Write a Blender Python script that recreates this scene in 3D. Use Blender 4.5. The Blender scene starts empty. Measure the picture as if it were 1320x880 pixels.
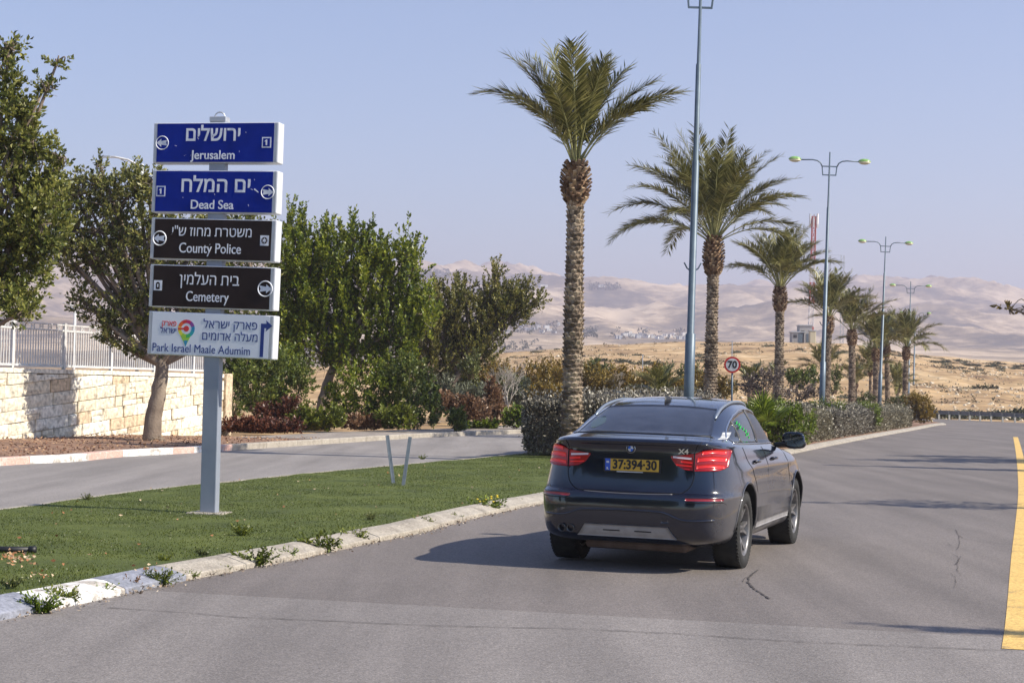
import bpy, bmesh, math, random
import numpy as np
from mathutils import Vector, Matrix, noise

R = math.radians
SC = bpy.context.scene
COL = SC.collection
# ------------------------------------------------------------------ camera
FPX, HCAM = 2080.0, 1.65                 # focal length in px of a 1320 px wide picture, eye height
PITCH, ROLL = math.atan(63/2080), R(1.0)
fwd = Vector((0, math.cos(PITCH), math.sin(PITCH)))
_r0, _u0 = Vector((1, 0, 0)), Vector((0, -math.sin(PITCH), math.cos(PITCH)))
rgt = _r0*math.cos(ROLL)+_u0*math.sin(ROLL)
upv = -_r0*math.sin(ROLL)+_u0*math.cos(ROLL)
cam = bpy.data.cameras.new('camera'); cam_o = bpy.data.objects.new('camera', cam); COL.objects.link(cam_o)
cam.sensor_width = 36; cam.lens = FPX/1320*36; cam.clip_start = 0.1; cam.clip_end = 60000
M = Matrix((rgt, upv, -fwd)).transposed().to_4x4(); M.translation = (0, 0, HCAM)
cam_o.matrix_world = M
SC.camera = cam_o
# ------------------------------------------------------------------ world and sun
SUN_EL, SUN_AZ = R(40), R(107)           # azimuth clockwise from +Y
w = bpy.data.worlds.new("World"); SC.world = w; w.use_nodes = True
nt = w.node_tree; nt.nodes.clear()
sky = nt.nodes.new('ShaderNodeTexSky'); sky.sky_type = 'NISHITA'; sky.sun_disc = False
sky.sun_elevation = SUN_EL; sky.sun_rotation = SUN_AZ; sky.altitude = 400
sky.air_density = 1.15; sky.dust_density = .45; sky.ozone_density = 2.8
bg = nt.nodes.new('ShaderNodeBackground'); bg.inputs[1].default_value = 0.1
wo = nt.nodes.new('ShaderNodeOutputWorld')
tint = nt.nodes.new('ShaderNodeMix'); tint.data_type = 'RGBA'; tint.blend_type = 'MULTIPLY'; tint.inputs[0].default_value = 1; tint.inputs[7].default_value = (.91, .965, 1.09, 1)
nt.links.new(sky.outputs[0], tint.inputs[6]); nt.links.new(tint.outputs[2], bg.inputs[0]); nt.links.new(bg.outputs[0], wo.inputs[0])
sl = bpy.data.lights.new('sun', 'SUN'); sl.energy = 5.0; sl.angle = R(0.5); sl.color = (1, 0.92, 0.78)
so = bpy.data.objects.new('sun', sl); COL.objects.link(so)
sd = Vector((math.sin(SUN_AZ)*math.cos(SUN_EL), math.cos(SUN_AZ)*math.cos(SUN_EL), math.sin(SUN_EL)))
so.rotation_euler = (-sd).to_track_quat('-Z', 'Y').to_euler()
SC.view_settings.view_transform = 'Standard'; SC.view_settings.look = 'None'
SC.view_settings.gamma = 1; SC.view_settings.exposure = 0.62
SC.cycles.volume_bounces = 0; SC.cycles.max_bounces = 6; SC.cycles.transparent_max_bounces = 12
# ------------------------------------------------------------------ helpers
def ray(px, py): return fwd*FPX + rgt*(px-660) - upv*(py-440)
def G(px, py, z=0.0):                    # where a line of sight meets the level z
    d = ray(px, py); t = (z-HCAM)/d.z; return Vector((d.x*t, d.y*t, z))
def at(px, py, Y):                       # the point at distance Y
    d = ray(px, py); t = Y/d.y; return Vector((d.x*t, Y, HCAM+d.z*t))
def tag(o, label=None, cat=None, group=None, kind=None):
    if label: o['label'] = label
    if cat: o['category'] = cat
    if group: o['group'] = group
    if kind: o['kind'] = kind
    return o
def thing(name, label, cat, loc=(0, 0, 0), rz=0, group=None):
    o = bpy.data.objects.new(name, None); COL.objects.link(o); o.empty_display_size = .2
    o.location = loc; o.rotation_euler = (0, 0, rz); return tag(o, label, cat, group)
def mk(name, V, F, m, parent=None, smooth=False, mi=None):
    me = bpy.data.meshes.new(name)
    V = np.asarray(V, dtype=np.float32).reshape(-1, 3)
    if isinstance(F, np.ndarray):
        k = F.shape[1]; n = len(F)
        me.vertices.add(len(V)); me.vertices.foreach_set('co', V.ravel())
        me.loops.add(n*k); me.loops.foreach_set('vertex_index', F.astype(np.int32).ravel())
        me.polygons.add(n); me.polygons.foreach_set('loop_start', np.arange(0, n*k, k, dtype=np.int32))
        me.update(calc_edges=True)
    else:
        me.from_pydata(V.tolist(), [], F)
    for x in (m if isinstance(m, (list, tuple)) else [m]): me.materials.append(x)
    if mi is not None: me.polygons.foreach_set('material_index', np.asarray(mi, dtype=np.int32))
    if smooth: me.polygons.foreach_set('use_smooth', np.ones(len(me.polygons), dtype=bool))
    me.update()
    o = bpy.data.objects.new(name, me); COL.objects.link(o); o.parent = parent
    return o
def inst(src, parent=None, loc=None, rot=None, scale=None):
    c = src.copy(); COL.objects.link(c); c.parent = parent
    if loc is not None: c.location = loc
    if rot is not None: c.rotation_euler = rot
    if scale is not None: c.scale = scale
    return c
KIDS = {}
def copy_tree(o, parent=None):
    c = o.copy(); COL.objects.link(c); c.parent = parent
    for ch in [x for x in COL.objects if x.parent == o]: copy_tree(ch, c)
    return c
class MB:
    def __init__(s): s.V = []; s.F = []; s.mi = []
    def add(s, V, F, mi=0):
        b = len(s.V); s.V += [tuple(v) for v in V]; s.F += [[b+i for i in f] for f in F]; s.mi += [mi]*len(F)
    def box(s, c, d, rz=0, mi=0, mat=None):
        x, y, z = d[0]/2, d[1]/2, d[2]/2
        P = [Vector(p) for p in ((-x,-y,-z),(x,-y,-z),(x,y,-z),(-x,y,-z),(-x,-y,z),(x,-y,z),(x,y,z),(-x,y,z))]
        m_ = mat or Matrix.Rotation(rz, 3, 'Z')
        s.add([m_@p+Vector(c) for p in P], [[0,3,2,1],[4,5,6,7],[0,1,5,4],[1,2,6,5],[2,3,7,6],[3,0,4,7]], mi)
    def tube(s, P, r, n=8, mi=0, cap=True, up=None):
        P = [Vector(p) for p in P]; r = r if isinstance(r, (list, tuple)) else [r]*len(P)
        V = []; u = None
        for i, p in enumerate(P):
            t = (P[min(i+1, len(P)-1)]-P[max(i-1, 0)]).normalized()
            if u is None:
                u = t.orthogonal().normalized() if abs(t.z) < .99 else Vector((1, 0, 0))
            u = (u-t*u.dot(t)).normalized(); v = t.cross(u)
            for k in range(n):
                a = 2*math.pi*k/n; V.append(p+(u*math.cos(a)+v*math.sin(a))*r[i])
        F = [[i*n+k, i*n+(k+1) % n, (i+1)*n+(k+1) % n, (i+1)*n+k] for i in range(len(P)-1) for k in range(n)]
        if cap: F += [list(range(n))[::-1], [(len(P)-1)*n+k for k in range(n)]]
        s.add(V, F, mi)
    def lathe(s, prof, n=24, mi=0, M_=None, close=False):   # prof: (r, z)
        V = []; 
        for r, z in prof:
            for k in range(n):
                a = 2*math.pi*k/n; p = Vector((r*math.cos(a), r*math.sin(a), z)); V.append(M_@p if M_ else p)
        m = len(prof); F = [[i*n+k, i*n+(k+1) % n, (i+1) % m*n+(k+1) % n, (i+1) % m*n+k] for i in range(m if close else m-1) for k in range(n)]
        if not close: F += [list(range(n))[::-1], [(m-1)*n+k for k in range(n)]]
        s.add(V, F, mi)
    def prism(s, poly, z0, z1, mi=0, M_=None):
        n = len(poly); V = [Vector((p[0], p[1], z0)) for p in poly]+[Vector((p[0], p[1], z1)) for p in poly]
        if M_: V = [M_@v for v in V]
        s.add(V, [list(range(n))[::-1], list(range(n, 2*n))]+[[i, (i+1) % n, n+(i+1) % n, n+i] for i in range(n)], mi)
    def build(s, name, m, parent=None, smooth=False):
        return mk(name, s.V, s.F, m, parent, smooth, s.mi)
def spline(P, n=8):
    P = [Vector(p) for p in P]; out = []
    for i in range(len(P)-1):
        a, b, c, d = P[max(i-1, 0)], P[i], P[i+1], P[min(i+2, len(P)-1)]
        for k in range(n):
            t = k/n; out.append(.5*((2*b)+(c-a)*t+(2*a-5*b+4*c-d)*t*t+(3*b-a-3*c+d)*t**3))
    return out+[P[-1]]
def resample(P, step):
    out = [P[0].copy()]; acc = 0
    for a, b in zip(P, P[1:]):
        L = (b-a).length
        while acc+L >= step:
            k = (step-acc)/L; a = a.lerp(b, k); out.append(a.copy()); L = (b-a).length; acc = 0
            if L < 1e-9: break
        acc += L
    return out
def bevel(o, wd=.01, seg=2):
    m = o.modifiers.new('bevel', 'BEVEL'); m.width = wd; m.segments = seg; m.limit_method = 'ANGLE'; m.angle_limit = R(35); return o
# ------------------------------------------------------------------ materials
def mat(name, col, rough=.7, metal=0, var=None, scale=4, detail=4, bump=0, bscale=None, island=0, coat=0, spec=.5,
        trans=0, stretch=None, emit=0, fine=0):
    """col: a colour or a list of (pos, colour) stops laid over noise; island: strength of per-leaf / per-piece variation"""
    m = bpy.data.materials.new(name); m.use_nodes = True; nt = m.node_tree; nd = nt.nodes; ln = nt.links
    b = nd['Principled BSDF']; b.inputs['Roughness'].default_value = rough; b.inputs['Metallic'].default_value = metal
    b.inputs['Specular IOR Level'].default_value = spec; b.inputs['Coat Weight'].default_value = coat
    b.inputs['Coat Roughness'].default_value = .06
    geo = nd.new('ShaderNodeNewGeometry'); pos = geo.outputs['Position']
    if stretch:
        mp = nd.new('ShaderNodeMapping'); mp.inputs['Scale'].default_value = stretch[:3]
        if len(stretch) > 3: mp.inputs['Rotation'].default_value = (0, 0, stretch[3])
        ln.new(pos, mp.inputs[0]); pos = mp.outputs[0]
    if isinstance(col, list):
        nz = nd.new('ShaderNodeTexNoise'); nz.inputs['Scale'].default_value = scale; nz.inputs['Detail'].default_value = detail
        nz.inputs['Roughness'].default_value = .6
        ln.new(pos, nz.inputs['Vector']); fac = nz.outputs[0]
        if island:
            ad = nd.new('ShaderNodeMath'); ad.operation = 'MULTIPLY_ADD'; ad.inputs[1].default_value = island
            sb = nd.new('ShaderNodeMath'); sb.operation = 'SUBTRACT'; sb.inputs[1].default_value = .5
            ln.new(geo.outputs['Random Per Island'], sb.inputs[0]); ln.new(sb.outputs[0], ad.inputs[0]); ln.new(fac, ad.inputs[2]); fac = ad.outputs[0]
        cr = nd.new('ShaderNodeValToRGB'); e = cr.color_ramp.elements
        while len(e) < len(col): e.new(.5)
        for k, (p, c) in enumerate(col): e[k].position = p; e[k].color = (*c, 1)
        ln.new(fac, cr.inputs[0]); cout = cr.outputs[0]
        if fine:
            n2 = nd.new('ShaderNodeTexNoise'); n2.inputs['Scale'].default_value = fine; n2.inputs['Detail'].default_value = 3
            ln.new(geo.outputs['Position'], n2.inputs['Vector'])
            mr = nd.new('ShaderNodeMapRange'); mr.inputs['From Min'].default_value = .3; mr.inputs['From Max'].default_value = .7
            mr.inputs['To Min'].default_value = .72; mr.inputs['To Max'].default_value = 1.28; ln.new(n2.outputs[0], mr.inputs[0])
            mx = nd.new('ShaderNodeMix'); mx.data_type = 'RGBA'; mx.blend_type = 'MULTIPLY'; mx.inputs[0].default_value = 1
            ln.new(cout, mx.inputs[6]); ln.new(mr.outputs[0], mx.inputs[7]); cout = mx.outputs[2]
        ln.new(cout, b.inputs['Base Color'])
    else:
        b.inputs['Base Color'].default_value = (*col, 1); cout = None
    if bump:
        nb = nd.new('ShaderNodeTexNoise'); nb.inputs['Scale'].default_value = bscale or scale*5; nb.inputs['Detail'].default_value = 5
        ln.new(geo.outputs['Position'], nb.inputs['Vector'])
        bp = nd.new('ShaderNodeBump'); bp.inputs['Strength'].default_value = bump; bp.inputs['Distance'].default_value = .02
        ln.new(nb.outputs[0], bp.inputs['Height']); ln.new(bp.outputs[0], b.inputs['Normal'])
    if trans:
        tr = nd.new('ShaderNodeBsdfTranslucent'); mxs = nd.new('ShaderNodeMixShader'); mxs.inputs[0].default_value = trans
        if cout: ln.new(cout, tr.inputs[0])
        else: tr.inputs[0].default_value = (*col, 1)
        ln.new(b.outputs[0], mxs.inputs[1]); ln.new(tr.outputs[0], mxs.inputs[2]); ln.new(mxs.outputs[0], nd['Material Output'].inputs[0])
    if emit:
        b.inputs['Emission Color'].default_value = (*(col if not isinstance(col, list) else col[0][1]), 1); b.inputs['Emission Strength'].default_value = emit
    return m
def leafmat(name, dark, mid, light, scale=2.2, isl=.55, trans=.25, rough=.42):
    return mat(name, [(.22, dark), (.5, mid), (.78, light)], rough=rough, scale=scale, island=isl, trans=trans)
mWhite = mat('white_paint', [(.3, (.50, .50, .50)), (.6, (.68, .68, .67))], .5, scale=6)
mSteel = mat('galvanised_steel', [(.3, (.42, .44, .47)), (.7, (.56, .58, .61))], .45, .55, scale=5)
mPoleBlue = mat('blue_grey_pole_paint', [(.3, (.085, .12, .155)), (.7, (.13, .175, .22))], .45, .2, scale=3)
mBlack = mat('black_plastic', (.012, .012, .013), .5)
mConc = mat('kerb_concrete', [(.25, (.25, .22, .18)), (.5, (.37, .33, .275)), (.8, (.46, .42, .35))], .85, scale=3.5, bump=.4, bscale=40, fine=35)
mKWhite = mat('kerb_white_paint', [(.38, (.42, .38, .33)), (.5, (.70, .68, .65)), (.8, (.82, .82, .81))], .7, scale=5, fine=30, bump=.3, bscale=40)
mKGrey = mat('kerb_grey_paint', [(.3, (.20, .21, .24)), (.6, (.27, .28, .33)), (.8, (.33, .34, .38))], .7, scale=4, fine=30, bump=.3, bscale=40)
mKPink = mat('kerb_pink_paint', [(.38, (.52, .46, .40)), (.5, (.62, .38, .31)), (.8, (.68, .42, .35))], .75, scale=6, fine=30)
# ------------------------------------------------------------------ setting: the ground lines (plan curves in metres)
def curve(pts, z, before=(), after=()):
    return spline([Vector((*p, z)) for p in before]+[G(x, y, z) for x, y in pts]+[Vector((*p, z)) for p in after], 10)
K1 = curve([(0, 799), (91, 781), (182, 761), (264, 743), (382, 721), (482, 699), (550, 685), (600, 670.5), (705, 648), (1023, 584.5), (1073, 574), (1127, 563.6), (1182, 553.6), (1207, 548.5)], 0,
           before=[(-5.2, 4), (-4.4, 8)], after=[(27.2, 101), (28.5, 112), (26, 140)])
K2 = curve([(0, 657), (79, 646), (194, 631), (285, 622), (400, 610), (520, 599), (660, 586)], .08, before=[(-9, 6), (-8, 13)], after=[(3.2, 50), (9, 66), (15.5, 88), (21, 112), (19, 140)])
K3 = curve([(0, 600), (95, 595), (159, 588.5), (248, 583.6), (437, 571), (561, 563), (670, 558.5)], 0, before=[(-13.5, 10), (-11.5, 24)], after=[(7, 82), (13, 108), (12, 140)])
YL = curve([(1291, 835), (1297, 792), (1304, 713), (1309, 672.5), (1312.5, 635), (1311.5, 604), (1309, 580), (1306, 563)], .004)
RAIL = spline([Vector(p) for p in ((28, 141, 0), (32.7, 125, 0), (35.7, 112, 0), (41, 97, 0), (50, 84, 0))], 10)

def sidestep(P, off):                     # offset a plan curve to its right
    out = []
    for i, p in enumerate(P):
        t = (P[min(i+1, len(P)-1)]-P[max(i-1, 0)]); t.z = 0; t.normalize(); out.append(p+Vector((t.y, -t.x, 0))*off)
    return out
def xat(P, y): return float(np.interp(y, [p.y for p in P], [p.x for p in P]))
def lvl(P, z): return [Vector((p.x, p.y, z)) for p in P]
# ---- natural ground: one sheet to the horizon
CX = [-400, -60, -16, -3, 19, 38, 54, 70, 86, 105, 140, 200, 420]
CH = [3, 4.5, 7.0, 9.2, 11.6, 12.4, 12.7, 12.3, 10.3, 9.2, 8.6, 8, 7]
def fbm(x, y, s, o=4, seed=0.): return noise.fractal(Vector((x*s+seed, y*s-seed, seed*.7)), 1.0, 2.0, o)
def terr(x, y):
    if y > 700: return far(x, y)
    y0 = max(86, 128-max(0, min(42, (28-x)*1.1)))
    hc = float(np.interp(x*330/max(y, 60), CX, CH)) if y < 330 else float(np.interp(x*330/y, CX, CH))
    t = max(0, min(1, (y-y0)/(330-y0)))
    # the slope seen from the road: rises fairly evenly, crest about 330 m away
    h = hc*(t*.82+.18*math.sin(t*math.pi/2))
    if y < y0+18: h *= max(0, (y-y0)/18) if y > y0 else 0
    if t > 0: h += (fbm(x, y, .03, 4, 3)*1.3+fbm(x, y, .12, 4, 8)*.38)*min(1, t*5)*(1-t*.5)
    if y > 330:
        k = min(1, (y-330)/370); h = h*(1-k)**2-8*math.sin(k*math.pi)+k*k*far(x, 700)
    return h-.03
def ridge(x, y, s, seed): return 1-abs(noise.noise(Vector((x*s+seed, y*s*.8, seed))))*2
def far(x, y):
    px = 660+2080*x/y
    a = float(np.interp(y, [700, 1200, 2000, 3000, 4200], [42, 66, 92, 122, 140]))
    topw = float(np.interp(px, [-200, 300, 560, 700, 850, 960, 1080, 1200, 1320, 1500], [150, 148, 146, 130, 112, 122, 127, 136, 124, 116]))
    k = max(0, min(1, (y-2400)/1500)); k = k*k*(3-2*k)
    a = a*(1-k)+topw*k
    h = y*a/2080
    n = ridge(x, y, .0011, 5)*.55+ridge(x, y, .0028, 9)*.3+ridge(x, y, .0075, 2)*.12+ridge(x, y, .02, 4)*.045
    h += (n-.5)*y*.0125*min(1, (y-700)/500)
    h += (noise.ridged_multi_fractal(Vector((x*.0021+7, y*.0016, 3.3)), .9, 2.2, 6, 1.0, 2.0)-1.0)*y*.013*min(1, max(0, (y-1000)/900))
    if y > 4400: h -= (y-4400)*.09
    return h
ys = np.concatenate([np.arange(-60, 60, 6), np.arange(60, 150, 3), np.arange(150, 345, 5), np.arange(345, 700, 18), np.arange(700, 2400, 18), np.arange(2400, 4700, 20), [4800, 5000, 5600, 6500]])
us = np.concatenate([np.linspace(-2.2, -.5, 14)[:-1], np.linspace(-.5, .5, 300), np.linspace(.5, 2.2, 14)[1:]])
V = []; 
for y in ys:
    for u in us:
        x = u*(y if y > 140 else 70+y*.5)*.78
        z = terr(x, y) if y > 80 else -.03
        V.append((x, y, z))
n = len(us); i = np.arange(len(ys)-1)[:, None]*n+np.arange(n-1)[None]
F = np.stack([i, i+1, i+n+1, i+n], -1).reshape(-1, 4)
mGround = mat('dry_earth', [(.32, (.20, .12, .055)), (.44, (.34, .215, .10)), (.56, (.47, .315, .155)), (.70, (.60, .46, .28))], .95, scale=.16, detail=12, fine=.55, bump=1.0, bscale=1.6)
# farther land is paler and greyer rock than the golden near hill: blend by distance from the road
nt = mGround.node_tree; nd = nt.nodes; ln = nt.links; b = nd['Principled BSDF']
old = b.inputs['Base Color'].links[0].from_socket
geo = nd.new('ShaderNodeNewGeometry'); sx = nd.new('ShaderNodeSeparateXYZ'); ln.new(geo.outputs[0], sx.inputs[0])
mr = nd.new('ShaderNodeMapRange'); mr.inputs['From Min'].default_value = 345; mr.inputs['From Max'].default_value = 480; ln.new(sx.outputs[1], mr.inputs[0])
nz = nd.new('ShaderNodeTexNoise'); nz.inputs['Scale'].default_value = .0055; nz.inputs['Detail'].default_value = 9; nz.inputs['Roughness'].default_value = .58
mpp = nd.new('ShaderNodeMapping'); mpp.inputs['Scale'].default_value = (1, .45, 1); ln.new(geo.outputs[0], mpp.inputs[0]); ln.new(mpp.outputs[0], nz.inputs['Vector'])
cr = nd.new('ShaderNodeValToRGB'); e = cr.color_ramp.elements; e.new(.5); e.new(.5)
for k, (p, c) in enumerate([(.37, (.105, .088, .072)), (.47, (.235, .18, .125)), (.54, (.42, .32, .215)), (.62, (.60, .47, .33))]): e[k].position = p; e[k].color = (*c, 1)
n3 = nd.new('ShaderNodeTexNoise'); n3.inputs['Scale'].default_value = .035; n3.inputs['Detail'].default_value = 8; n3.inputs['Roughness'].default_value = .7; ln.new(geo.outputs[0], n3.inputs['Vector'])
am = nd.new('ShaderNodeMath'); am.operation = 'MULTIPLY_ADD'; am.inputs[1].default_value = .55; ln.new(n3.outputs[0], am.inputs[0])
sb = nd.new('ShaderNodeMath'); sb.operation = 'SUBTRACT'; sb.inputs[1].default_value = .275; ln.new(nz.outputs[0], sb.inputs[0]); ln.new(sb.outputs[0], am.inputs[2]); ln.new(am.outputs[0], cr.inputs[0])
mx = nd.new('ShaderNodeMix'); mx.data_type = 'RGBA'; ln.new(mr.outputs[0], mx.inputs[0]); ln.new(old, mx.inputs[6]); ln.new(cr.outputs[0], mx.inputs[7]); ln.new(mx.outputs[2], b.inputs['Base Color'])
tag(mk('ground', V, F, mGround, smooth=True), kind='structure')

# ---- asphalt
def asphalt(name, base, seam=False):
    m = mat(name, [(.25, tuple(c*.86 for c in base)), (.5, base), (.75, tuple(c*1.14 for c in base))], .8, scale=.9, detail=7, bump=.35, bscale=70, fine=55, stretch=(1, .35, 1, R(17)))
    nt = m.node_tree; nd = nt.nodes; ln = nt.links; b = nd['Principled BSDF']; old = b.inputs['Base Color'].links[0].from_socket
    geo = nd.new('ShaderNodeNewGeometry')
    # stains of oil and tyre dust, long in the driving direction
    mp = nd.new('ShaderNodeMapping'); mp.inputs['Rotation'].default_value = (0, 0, R(17)); mp.inputs['Scale'].default_value = (1.1, .07, 1); ln.new(geo.outputs[0], mp.inputs[0])
    n1 = nd.new('ShaderNodeTexNoise'); n1.inputs['Scale'].default_value = 1.3; n1.inputs['Detail'].default_value = 5; ln.new(mp.outputs[0], n1.inputs['Vector'])
    mr = nd.new('ShaderNodeMapRange'); mr.inputs['From Min'].default_value = .35; mr.inputs['From Max'].default_value = .68; mr.inputs['To Min'].default_value = 1.10; mr.inputs['To Max'].default_value = .80; ln.new(n1.outputs[0], mr.inputs[0])
    mx = nd.new('ShaderNodeMix'); mx.data_type = 'RGBA'; mx.blend_type = 'MULTIPLY'; mx.inputs[0].default_value = 1; ln.new(old, mx.inputs[6]); ln.new(mr.outputs[0], mx.inputs[7]); out = mx.outputs[2]
    # pale and dark chips of stone in the surface
    vo = nd.new('ShaderNodeTexVoronoi'); vo.inputs['Scale'].default_value = 42; ln.new(geo.outputs[0], vo.inputs['Vector'])
    sp = nd.new('ShaderNodeSeparateColor'); ln.new(vo.outputs['Color'], sp.inputs[0])
    mr2 = nd.new('ShaderNodeMapRange'); mr2.inputs['To Min'].default_value = .86; mr2.inputs['To Max'].default_value = 1.15; ln.new(sp.outputs[0], mr2.inputs[0])
    mx2 = nd.new('ShaderNodeMix'); mx2.data_type = 'RGBA'; mx2.blend_type = 'MULTIPLY'; mx2.inputs[0].default_value = 1; ln.new(out, mx2.inputs[6]); ln.new(mr2.outputs[0], mx2.inputs[7]); out = mx2.outputs[2]
    ln.new(out, b.inputs['Base Color']); return m
mRoad = asphalt('road_asphalt', (.172, .150, .138))
mRoadOld = asphalt('old_road_asphalt', (.215, .193, .180))
mRoad2 = asphalt('second_road_asphalt', (.255, .232, .218))
def ngon(name, P, m, kind='structure'):
    return tag(mk(name, [tuple(p) for p in P], [list(range(len(P)))], m), kind=kind)
y_cut = [p for p in K1 if p.y < 134]
seamL, seamR = Vector((-6, 13.8, 0)), Vector((14, 8.4, 0))
k1a = [p for p in lvl(K1, 0) if p.y > 13.05 and p.y < 113]
ngon('road', [Vector((xat(K1, 13.0)-.02, 13.0, 0)), Vector((4, 11.1, 0)), Vector((12, 8.9, 0)), Vector((20, 30, 0)), Vector((29, 60, 0)), Vector((48, 82, 0))]
     + [p for p in lvl(sidestep(RAIL, -.9), 0)[::-1]] + k1a[::-1], mRoad)
ngon('road_near_junction', [Vector((-12, -12, 0)), Vector((30, -12, 0)), Vector((30, 8.9, 0)), Vector((12, 8.896, 0)), Vector((4, 11.096, 0)), Vector((xat(K1, 13)-.02, 12.996, 0))]
     + [p for p in lvl(K1, 0) if p.y < 12.99][::-1] + [Vector((-9, 6, 0)), Vector((-14, 2, 0))], mRoadOld)
k2r = [p for p in lvl(K2, 0) if p.y > 6.1]; k3r = [p for p in lvl(K3, 0) if p.y > 6]
ngon('second_road', [Vector((-9, 6, 0))]+k2r+k3r[::-1]+[Vector((-15, 6, 0))], mRoad2)
# yellow edge line, a sheet just above the asphalt
def ribbon(P, wd, off=0):
    V = []; F = []
    for i, p in enumerate(P):
        t = P[min(i+1, len(P)-1)]-P[max(i-1, 0)]; t.z = 0; t.normalize(); nn = Vector((t.y, -t.x, 0))
        a = wd if not callable(wd) else wd(i); V += [p+nn*off, p+nn*(off+a)]
    return V, [[2*i, 2*i+1, 2*i+3, 2*i+2] for i in range(len(P)-1)]
mYel = mat('yellow_road_paint', [(.30, (.33, .24, .12)), (.42, (.66, .43, .13)), (.8, (.78, .53, .17))], .75, scale=3, detail=8, fine=30, bump=.3, bscale=60)
V, F = ribbon(YL, .2); tag(mk('yellow_edge_line', V, F, mYel), kind='structure')
mCrack = mat('crack_tar', (.06, .052, .048), .9)
def crack(pts, wd, seed):
    rng = random.Random(seed); P = resample(spline([G(x, y, .006) for x, y in pts], 6), .07); Q = []
    ph = 0
    for i, p in enumerate(P):
        ph = ph*.8+rng.uniform(-1, 1)*.012; Q.append(p+Vector((rng.uniform(-.006, .006), ph, 0)))
    V, F = ribbon(Q, lambda i: wd*rng.uniform(.25, 1.2)); return tag(mk('road_crack', V, F, mCrack), kind='structure')
crack([(140, 782), (230, 788), (330, 795), (560, 805), (800, 812), (1026, 825), (1180, 832), (1320, 838)], .014, 1)
crack([(978, 734), (966, 746), (972, 757), (995, 772)], .022, 2)
crack([(1232, 682), (1240, 692), (1262, 697), (1320, 703)], .008, 3)
for k_, q_ in enumerate(([(1236, 690), (1237, 700), (1232, 709)], [(1228, 713), (1236, 719), (1231, 728)], [(1238, 716), (1234, 733), (1240, 741)], [(1226, 738), (1233, 746), (1230, 757)], [(1222, 700), (1229, 704)], [(1180, 640), (1196, 646), (1214, 645)], [(970, 742), (961, 744), (957, 750)])): crack(q_, .006, 30+k_)
# ---- kerbs: every stone its own piece
def kerb(name, P, step, prof, pick, y0, y1, seed, gap=.006):
    rng = random.Random(seed)
    root = tag(bpy.data.objects.new(name, None), kind='structure'); COL.objects.link(root)
    Q = resample(P, step); k = 0
    for a, b in zip(Q, Q[1:]):
        if a.y < y0 or a.y > y1: continue
        t = (b-a); t.z = 0; L = t.length; t.normalize(); nn = Vector((t.y, -t.x, 0)); V = []
        j = Vector((rng.uniform(-.003, .003), rng.uniform(-.003, .003), rng.uniform(-.003, .002)))
        for s in (gap/2, L-gap/2):
            for (o_, z) in prof: V.append(Vector((a.x, a.y, 0))+t*s+nn*o_+Vector((0, 0, z))+j)
        m = len(prof)
        F = [[i, (i+1) % m, m+(i+1) % m, m+i] for i in range(m)]+[list(range(m))[::-1], list(range(m, 2*m))]
        o = mk('kerb_stone', V, F, pick(k, a), root); k += 1
    return root
def pick1(k, a):
    if a.y < 10.95: return mKGrey
    if a.y < 12.0: return mKWhite
    if a.y < 12.9: return mKGrey
    return mConc
kerb('median_kerb', lvl(K1, 0), 1.0, [(0, -.05), (0, .042), (-.012, .052), (-.17, .098), (-.20, .105), (-.31, .112), (-.32, .106), (-.32, -.05)], pick1, 5, 100, 1)
kerb('median_far_kerb', lvl(K2, 0), 1.0, [(0, -.05), (0, .10), (.12, .10), (.12, -.05)], lambda k, a: mConc, 14, 60, 2)
p3 = [mKPink, mKPink, mKWhite, mKWhite, mKPink, mKWhite, mKPink, mKWhite, mKWhite, mKWhite, mKPink]
kerb('second_road_kerb', lvl(K3, 0), 1.0, [(0, -.05), (0, .13), (-.02, .15), (-.26, .15), (-.26, -.05)], lambda k, a: (mKPink, mKWhite, mKWhite, mKPink, mKWhite, mKPink, mKWhite, mKWhite, mKPink)[k % 9] if a.y < 40.5 else mConc, 26, 92, 3)
# ---- median turf, soil strips, footpath
mSoil = mat('reddish_soil', [(.3, (.13, .075, .05)), (.5, (.24, .14, .09)), (.7, (.36, .22, .14))], .95, scale=1.3, detail=8, fine=25, bump=.8, bscale=25)
mPath = asphalt('footpath_asphalt', (.30, .26, .225))
def strip(name, A, B, nn, zf, m, y0, y1, step=.6):
    ysx = np.arange(y0, y1, step); V = []
    for y in ysx:
        a, b = xat(A, y), xat(B, y)
        for k in range(nn+1):
            x = a+(b-a)*k/nn; V.append((x, y, zf(x, y)))
    q = nn+1; i = np.arange(len(ysx)-1)[:, None]*q+np.arange(nn)[None]
    return tag(mk(name, V, np.stack([i, i+1, i+q+1, i+q], -1).reshape(-1, 4), m, smooth=True), kind='structure')
mTurf = mat('artificial_turf', [(.3, (.055, .074, .010)), (.5, (.086, .112, .014)), (.72, (.125, .15, .024))], .85, scale=1.2, detail=8, fine=60, bump=.9, bscale=90)
K1i, K2i, K3i = sidestep(K1, -.31), sidestep(K2, .10), sidestep(K3, -.26)
turfz = lambda x, y: .098+.016*noise.noise(Vector((x*.9, y*.9, 0)))+.006*noise.noise(Vector((x*4, y*4, 3)))
strip('turf', K2i, K1i, 26, turfz, mTurf, 4, 42.5, .35)
strip('median_soil', K2i, K1i, 6, lambda x, y: .07, mSoil, 42.4, 134, 2)
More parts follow.
